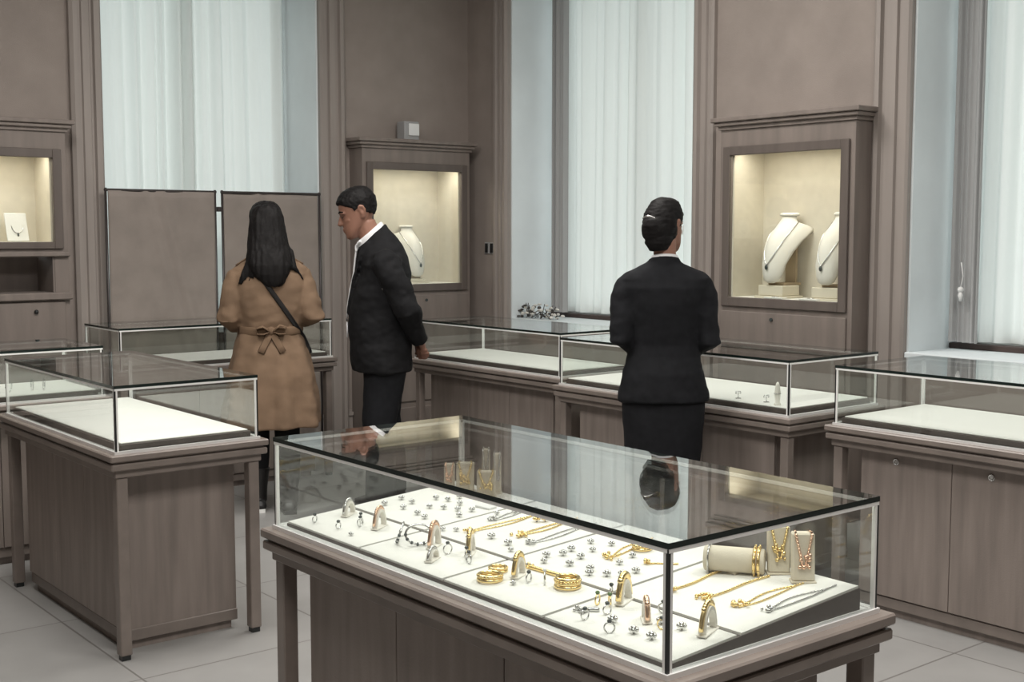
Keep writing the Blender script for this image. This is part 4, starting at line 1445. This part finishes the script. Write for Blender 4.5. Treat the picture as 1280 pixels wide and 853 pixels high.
    pts = [htf(Vector((-.012 + .042 * math.cos(a), -.148 + .014 * abs(math.cos(a)), .122 + .028 * math.sin(a)))) for a in (PI * (.22 + .56 * k / 10) for k in range(11))]
    MB().tube(pts, [.0015, .003, .004, .0045, .0048, .005, .0048, .0045, .004, .003, .0015], 8).build('hair_clip', M['silver'], root)
    MB().tube([htf(Vector((.084, .012, .118))), htf(Vector((.086, .008, .098))), htf(Vector((.082, .004, .078)))], .0022, 6).build('earpiece', M['seal'], root)
    for s in (-1, 1):
        MB().tube([htf(Vector((s * .018, .090, .142))), htf(Vector((s * .036, .085, .147))), htf(Vector((s * .052, .070, .141)))], [.002, .003, .002], 7).build('eyebrow', M['hair'], root)
        MB().tube([htf(Vector((s * .022, .085, .117))), htf(Vector((s * .033, .084, .114))), htf(Vector((s * .044, .076, .117)))], .0022, 6).build('eyelid', M['hair'], root)
    return root


build_hostess()


# ---- woman in the camel coat, seen from behind
def build_customer():
    loc = Vector((3.185, 6.04, 0))
    root = figure('person', 'woman with long black hair in a belted camel coat with a black shoulder strap', loc, math.radians(-24))
    htf = tfm((-.012, .025, 1.448), pitch=.12, yaw=.12, sc=1.0)
    b = MB()
    b.loft(torso_rings([(.86, .155, .10, -.12, 0), (.95, .155, .095, -.115, 0), (1.03, .13, .085, -.09, 0), (1.18, .145, .105, -.10, 0), (1.27, .152, .09, -.105, 0), (1.325, .138, .06, -.09, 0), (1.375, .078, .045, -.065, 0), (1.42, .05, .04, -.05, 0)]))
    b.tube([(0, -.015, 1.36), (0, 0, 1.42), (-.006, .012, 1.50)], [.056, .050, .051], 14)
    head(b, htf)
    arms = {-1: [(-.142, -.01, 1.275), (-.215, -.03, 1.07), (-.075, .185, 1.05)], 1: [(.142, -.01, 1.275), (.220, -.045, 1.085), (.075, .180, 1.10)]}
    for s, (a, e, w) in arms.items():
        b.tube([a, e], [.046, .037], 12)
        b.tube([e, w], [.037, .025], 12)
    hand(b, (-.075, .185, 1.05), (.7, .5, -.2), (.1, -.5, -.8), (0, .5, .6), .7, .92)
    hand(b, (.075, .180, 1.10), (-.7, .5, .1), (0, -.6, -.7), (0, .5, .6), .8, .92)
    for s, y in ((-1, .05), (1, -.03)):
        b.tube([(s * .080, 0, .90), (s * .078, .012 + y * .5, .48), (s * .080, -.012 + y, .30), (s * .080, -.02 + y, .09)], [.088, .054, .053, .034], 14)
        foot(b, s * .082, y - .02, -s * .12, L=.24)
    o = b.build('body', M['skin'], root)
    remesh(o, .0055, 3)
    # black trousers and boots
    b = MB()
    b.loft(torso_rings([(.84, .160, .11, -.13, 0), (.95, .160, .10, -.12, 0)]))
    for s, y in ((-1, .05), (1, -.03)):
        b.tube([(s * .080, 0, .90), (s * .085, .004, .76), (s * .080, .012 + y * .5, .48), (s * .081, -.012 + y, .30), (s * .082, -.018 + y, .16)], [.098, .098, .070, .068, .055], 16)
    o = b.build('trousers', M['suit'], root)
    remesh(o, .009, 3)
    for s, y in ((-1, .05), (1, -.03)):
        b = MB()
        foot(b, s * .082, y - .02, -s * .12, L=.25)
        b.tube([(s * .082, -.025 + y, .05), (s * .082, -.022 + y, .12), (s * .081, -.016 + y, .22)], [.044, .046, .060], 14)
        o = b.build('boot', M['leather'], root)
        remesh(o, .006, 2)
        c = Vector((s * .082, y - .02, 0))
        for v in o.data.vertices:
            q = v.co - c
            v.co = c + Vector((q.x * 1.16, q.y * 1.08, q.z * 1.08))
        MB().prism([(c.x + qx, c.y + qy) for qx, qy in ((-.034, -.085), (.034, -.085), (.042, 0), (.050, .10), (.030, .18), (-.030, .18), (-.050, .10), (-.042, 0))], 0, .020).build('sole', M['seal'] if s < 0 else M['leather'], root)
    # coat
    b = MB()
    n = 72
    rows = [(.475, .262, .215, -.215, 0), (.50, .262, .213, -.214, 0), (.62, .248, .195, -.204, 0), (.76, .228, .172, -.188, 0), (.88, .202, .148, -.164, 0), (.955, .178, .128, -.138, 0), (1.00, .168, .120, -.126, 0), (1.05, .174, .124, -.130, 0),
            (1.14, .188, .136, -.140, 0), (1.23, .200, .132, -.142, 0), (1.30, .208, .110, -.130, 0), (1.335, .196, .090, -.115, 0), (1.362, .158, .076, -.104, 0), (1.39, .105, .060, -.085, 0), (1.415, .078, .052, -.072, 0)]
    rings = []
    for row, r in zip(rows, torso_rings(rows, n, 2.2)):
        k = max(0, min(1, (.98 - row[0]) / .35)) * .016
        rings.append([(x * (1 + k * math.sin(9 * math.atan2(y, x) + .6) / .25), y * (1 + k * math.sin(9 * math.atan2(y, x) + .6) / .25), z) for x, y, z in r])
    b.loft(rings)
    for s, (a, e, w) in arms.items():
        a = Vector(a); e = Vector(e); w = Vector(w)
        b.tube([a + Vector((-s * .005, 0, .012)), a + Vector((s * .024, 0, .006)), a + Vector((s * .036, 0, -.032)), a.lerp(e, .55) + Vector((s * .010, 0, 0)), e + Vector((s * .006, -.006, -.006)), e.lerp(w, .25) + Vector((0, 0, -.014)), e.lerp(w, .6), w + (e - w).normalized() * .015],
               [.056, .066, .070, .066, .063, .062, .060, .055], 18)
    # collar lying on the shoulders, and the storm flap of the back
    b.loft([[(.105 * math.cos(a), -.015 + .100 * math.sin(a), 1.375 - .018 * math.sin(a)) for a in (2 * PI * k / 30 for k in range(30))],
            [(.080 * math.cos(a), -.008 + .078 * math.sin(a), 1.425 - .014 * math.sin(a)) for a in (2 * PI * k / 30 for k in range(30))]])
    o = b.build('coat', M['camel'], root)
    remesh(o, .0075, 2)
    wrinkle(o, .013, (6, 6, 7), 31, lambda c: .45 + .7 * max(0, 1 - abs(c.z - 1.03) / .22) + .5 * max(0, min(1, (abs(c.x) - .15) / .08)))
    coat = o
    bv = BVHTree.FromPolygons([v.co.copy() for v in o.data.vertices], [tuple(p.vertices) for p in o.data.polygons])
    def back(x, z, off=.004):
        h = bv.ray_cast(Vector((x, -1.5, z)), Vector((0, 1, 0)))
        return Vector((x, h[0].y - off, z)) if h[0] else None
    # belt
    pts = []
    for k in range(48):
        a = 2 * PI * k / 48
        d = Vector((math.cos(a), math.sin(a), 0))
        z = 1.0 + .006 * math.sin(a)
        h = None
        hh = bv.ray_cast(Vector((0, 0, z)) + d * .19, -d) if abs(d.x) > .6 else bv.ray_cast(Vector((0, 0, z)) + d * .6, -d)
        r = hh[0] if hh[0] else Vector((0, 0, z)) + d * .15
        pts.append(Vector((r.x, r.y, z)) + d * .003)
    bl = MB()
    bl.tube(pts, [(.024, .005)] * 48, 10, flat=(0, 0, 1), cyc=True)
    belt = bl.build('belt', M['camel_d'], root)
    c0 = back(-.005, 1.0, .012)
    kn = MB()
    kn.ball(c0, (.022, .014, .024), 12, 8)
    kn.build('belt_knot', M['camel_d'], root)
    for sx, dz in ((-1, .004), (1, .010)):
        lp = MB()
        p = [c0 + Vector((sx * .010, -.002, .0)), c0 + Vector((sx * .045, -.012, .022 + dz)), c0 + Vector((sx * .080, -.006, .012 + dz)), c0 + Vector((sx * .075, -.006, -.014)), c0 + Vector((sx * .040, -.008, -.016)), c0 + Vector((sx * .010, -.002, -.004))]
        lp.tube(p, (.016, .0035), 8, flat=(0, 1, .2))
        lp.build('belt_loop', M['camel_d'], root)
        tl = MB()
        q = [c0 + Vector((sx * .006, -.002, -.012))]
        for j in range(1, 4):
            bp = back(c0.x + sx * (.010 + .016 * j), 1.0 - .022 - .030 * j, .008)
            q.append(bp)
        tl.tube(q, (.019, .003), 8, flat=(1, 0, 0))
        tl.build('belt_end', M['camel_d'], root)
    # shoulder strap: over the left shoulder blade down to the right hip
    q = []
    for k in range(22):
        f = k / 21
        x, z = -.085 + .275 * min(f / .85, 1) + max(0, f - .85) * .14, 1.335 - .47 * f
        bp = back(x, z, .006)
        if bp:
            q.append(bp)
    q.insert(0, q[0] + Vector((-.03, .07, .05)))
    st = MB()
    st.tube(q, [(.004, .013)] * len(q), 8, flat=(0, 1, 0))
    st.build('shoulder_strap', M['leather'], root)
    # shoulder tab details: epaulettes
    for s in (-1, 1):
        ep = MB()
        qq = []
        for ex in (.105, .130, .155, .178):
            hh = bv.ray_cast(Vector((s * ex, -.018, 2)), Vector((0, 0, -1)))
            qq.append(Vector((s * ex, -.018, hh[0].z + .003)))
        ep.tube(qq, (.005, .020), 8, flat=(0, 0, 1))
        ep.build('epaulette', M['camel_d'], root)
    # hair: long, falling to the shoulder blades
    b = MB()
    rings = []
    for z, w, yf, yb in HEAD:
        if z < .10:
            continue
        k = 1.16
        rings.append([htf(Vector((w * k * math.cos(a), (yf + yb) / 2 - .006 + ((yf - yb) / 2 * k) * math.sin(a), z + (.012 if z > .2 else .004)))) for a in (2 * PI * q_ / 30 for q_ in range(30))])
    b.loft(rings)
    def cut(p0, nrm):
        o_ = htf(Vector((0, 0, 0)))
        g = b.bm.verts[:] + b.bm.edges[:] + b.bm.faces[:]
        r = bmesh.ops.bisect_plane(b.bm, geom=g, plane_co=htf(Vector(p0)), plane_no=htf(Vector(nrm)) - o_, clear_outer=True)
        es = [e_ for e_ in r['geom_cut'] if isinstance(e_, bmesh.types.BMEdge)]
        try:
            bmesh.ops.contextual_create(b.bm, geom=es)
        except Exception:
            pass
    cut((0, .048, .150), (0, .80, -.60))
    fall = [(1.676, .030, .03, -.055, -.012), (1.668, .052, .03, -.075, -.012), (1.65, .074, .03, -.092, -.012), (1.61, .090, .03, -.104, -.012), (1.53, .100, .03, -.120, -.012), (1.46, .110, .02, -.138, -.010), (1.40, .118, -.01, -.158, -.006), (1.35, .112, -.05, -.172, -.004), (1.30, .092, -.07, -.176, .0), (1.26, .064, -.09, -.172, .008), (1.235, .034, -.10, -.162, .014)]
    b.loft(torso_rings(fall, 30, 2.2))
    rr = random.Random(4)
    for sx in (-1, 1):
        for k in range(5):
            x1 = sx * (.085 + .020 * k)
            z1 = 1.300 - .010 * k + rr.uniform(-.03, .015) if sx < 0 else 1.315 - .008 * k + rr.uniform(-.03, .02)
            bp = back(x1 + sx * .012, z1, .006) or Vector((x1, -.11, z1))
            bm_ = back(sx * (.075 + .012 * k), 1.365 - .004 * k, .010) or Vector((x1, -.10, 1.37))
            b.tube([Vector((sx * .060, -.045, 1.47)), Vector((sx * (.082 + .006 * k), -.07, 1.415)), bm_, bm_.lerp(bp, .5) + Vector((0, -.006, 0)), bp], [.022, .020, .013, .010, .003], 8)
    o = b.build('hair', M['hair'], root)
    remesh(o, .0055, 7)
    wrinkle(o, .005, (45, 45, 3), 4)
    for s in (-1, 1):
        MB().tube([htf(Vector((s * .018, .090, .142))), htf(Vector((s * .036, .085, .147))), htf(Vector((s * .052, .070, .141)))], [.002, .003, .002], 7).build('eyebrow', M['hair'], root)
        MB().tube([htf(Vector((s * .022, .085, .117))), htf(Vector((s * .033, .084, .114))), htf(Vector((s * .044, .076, .117)))], .0022, 6).build('eyelid', M['hair'], root)
    return root


build_customer()
print('PEOPLE done')
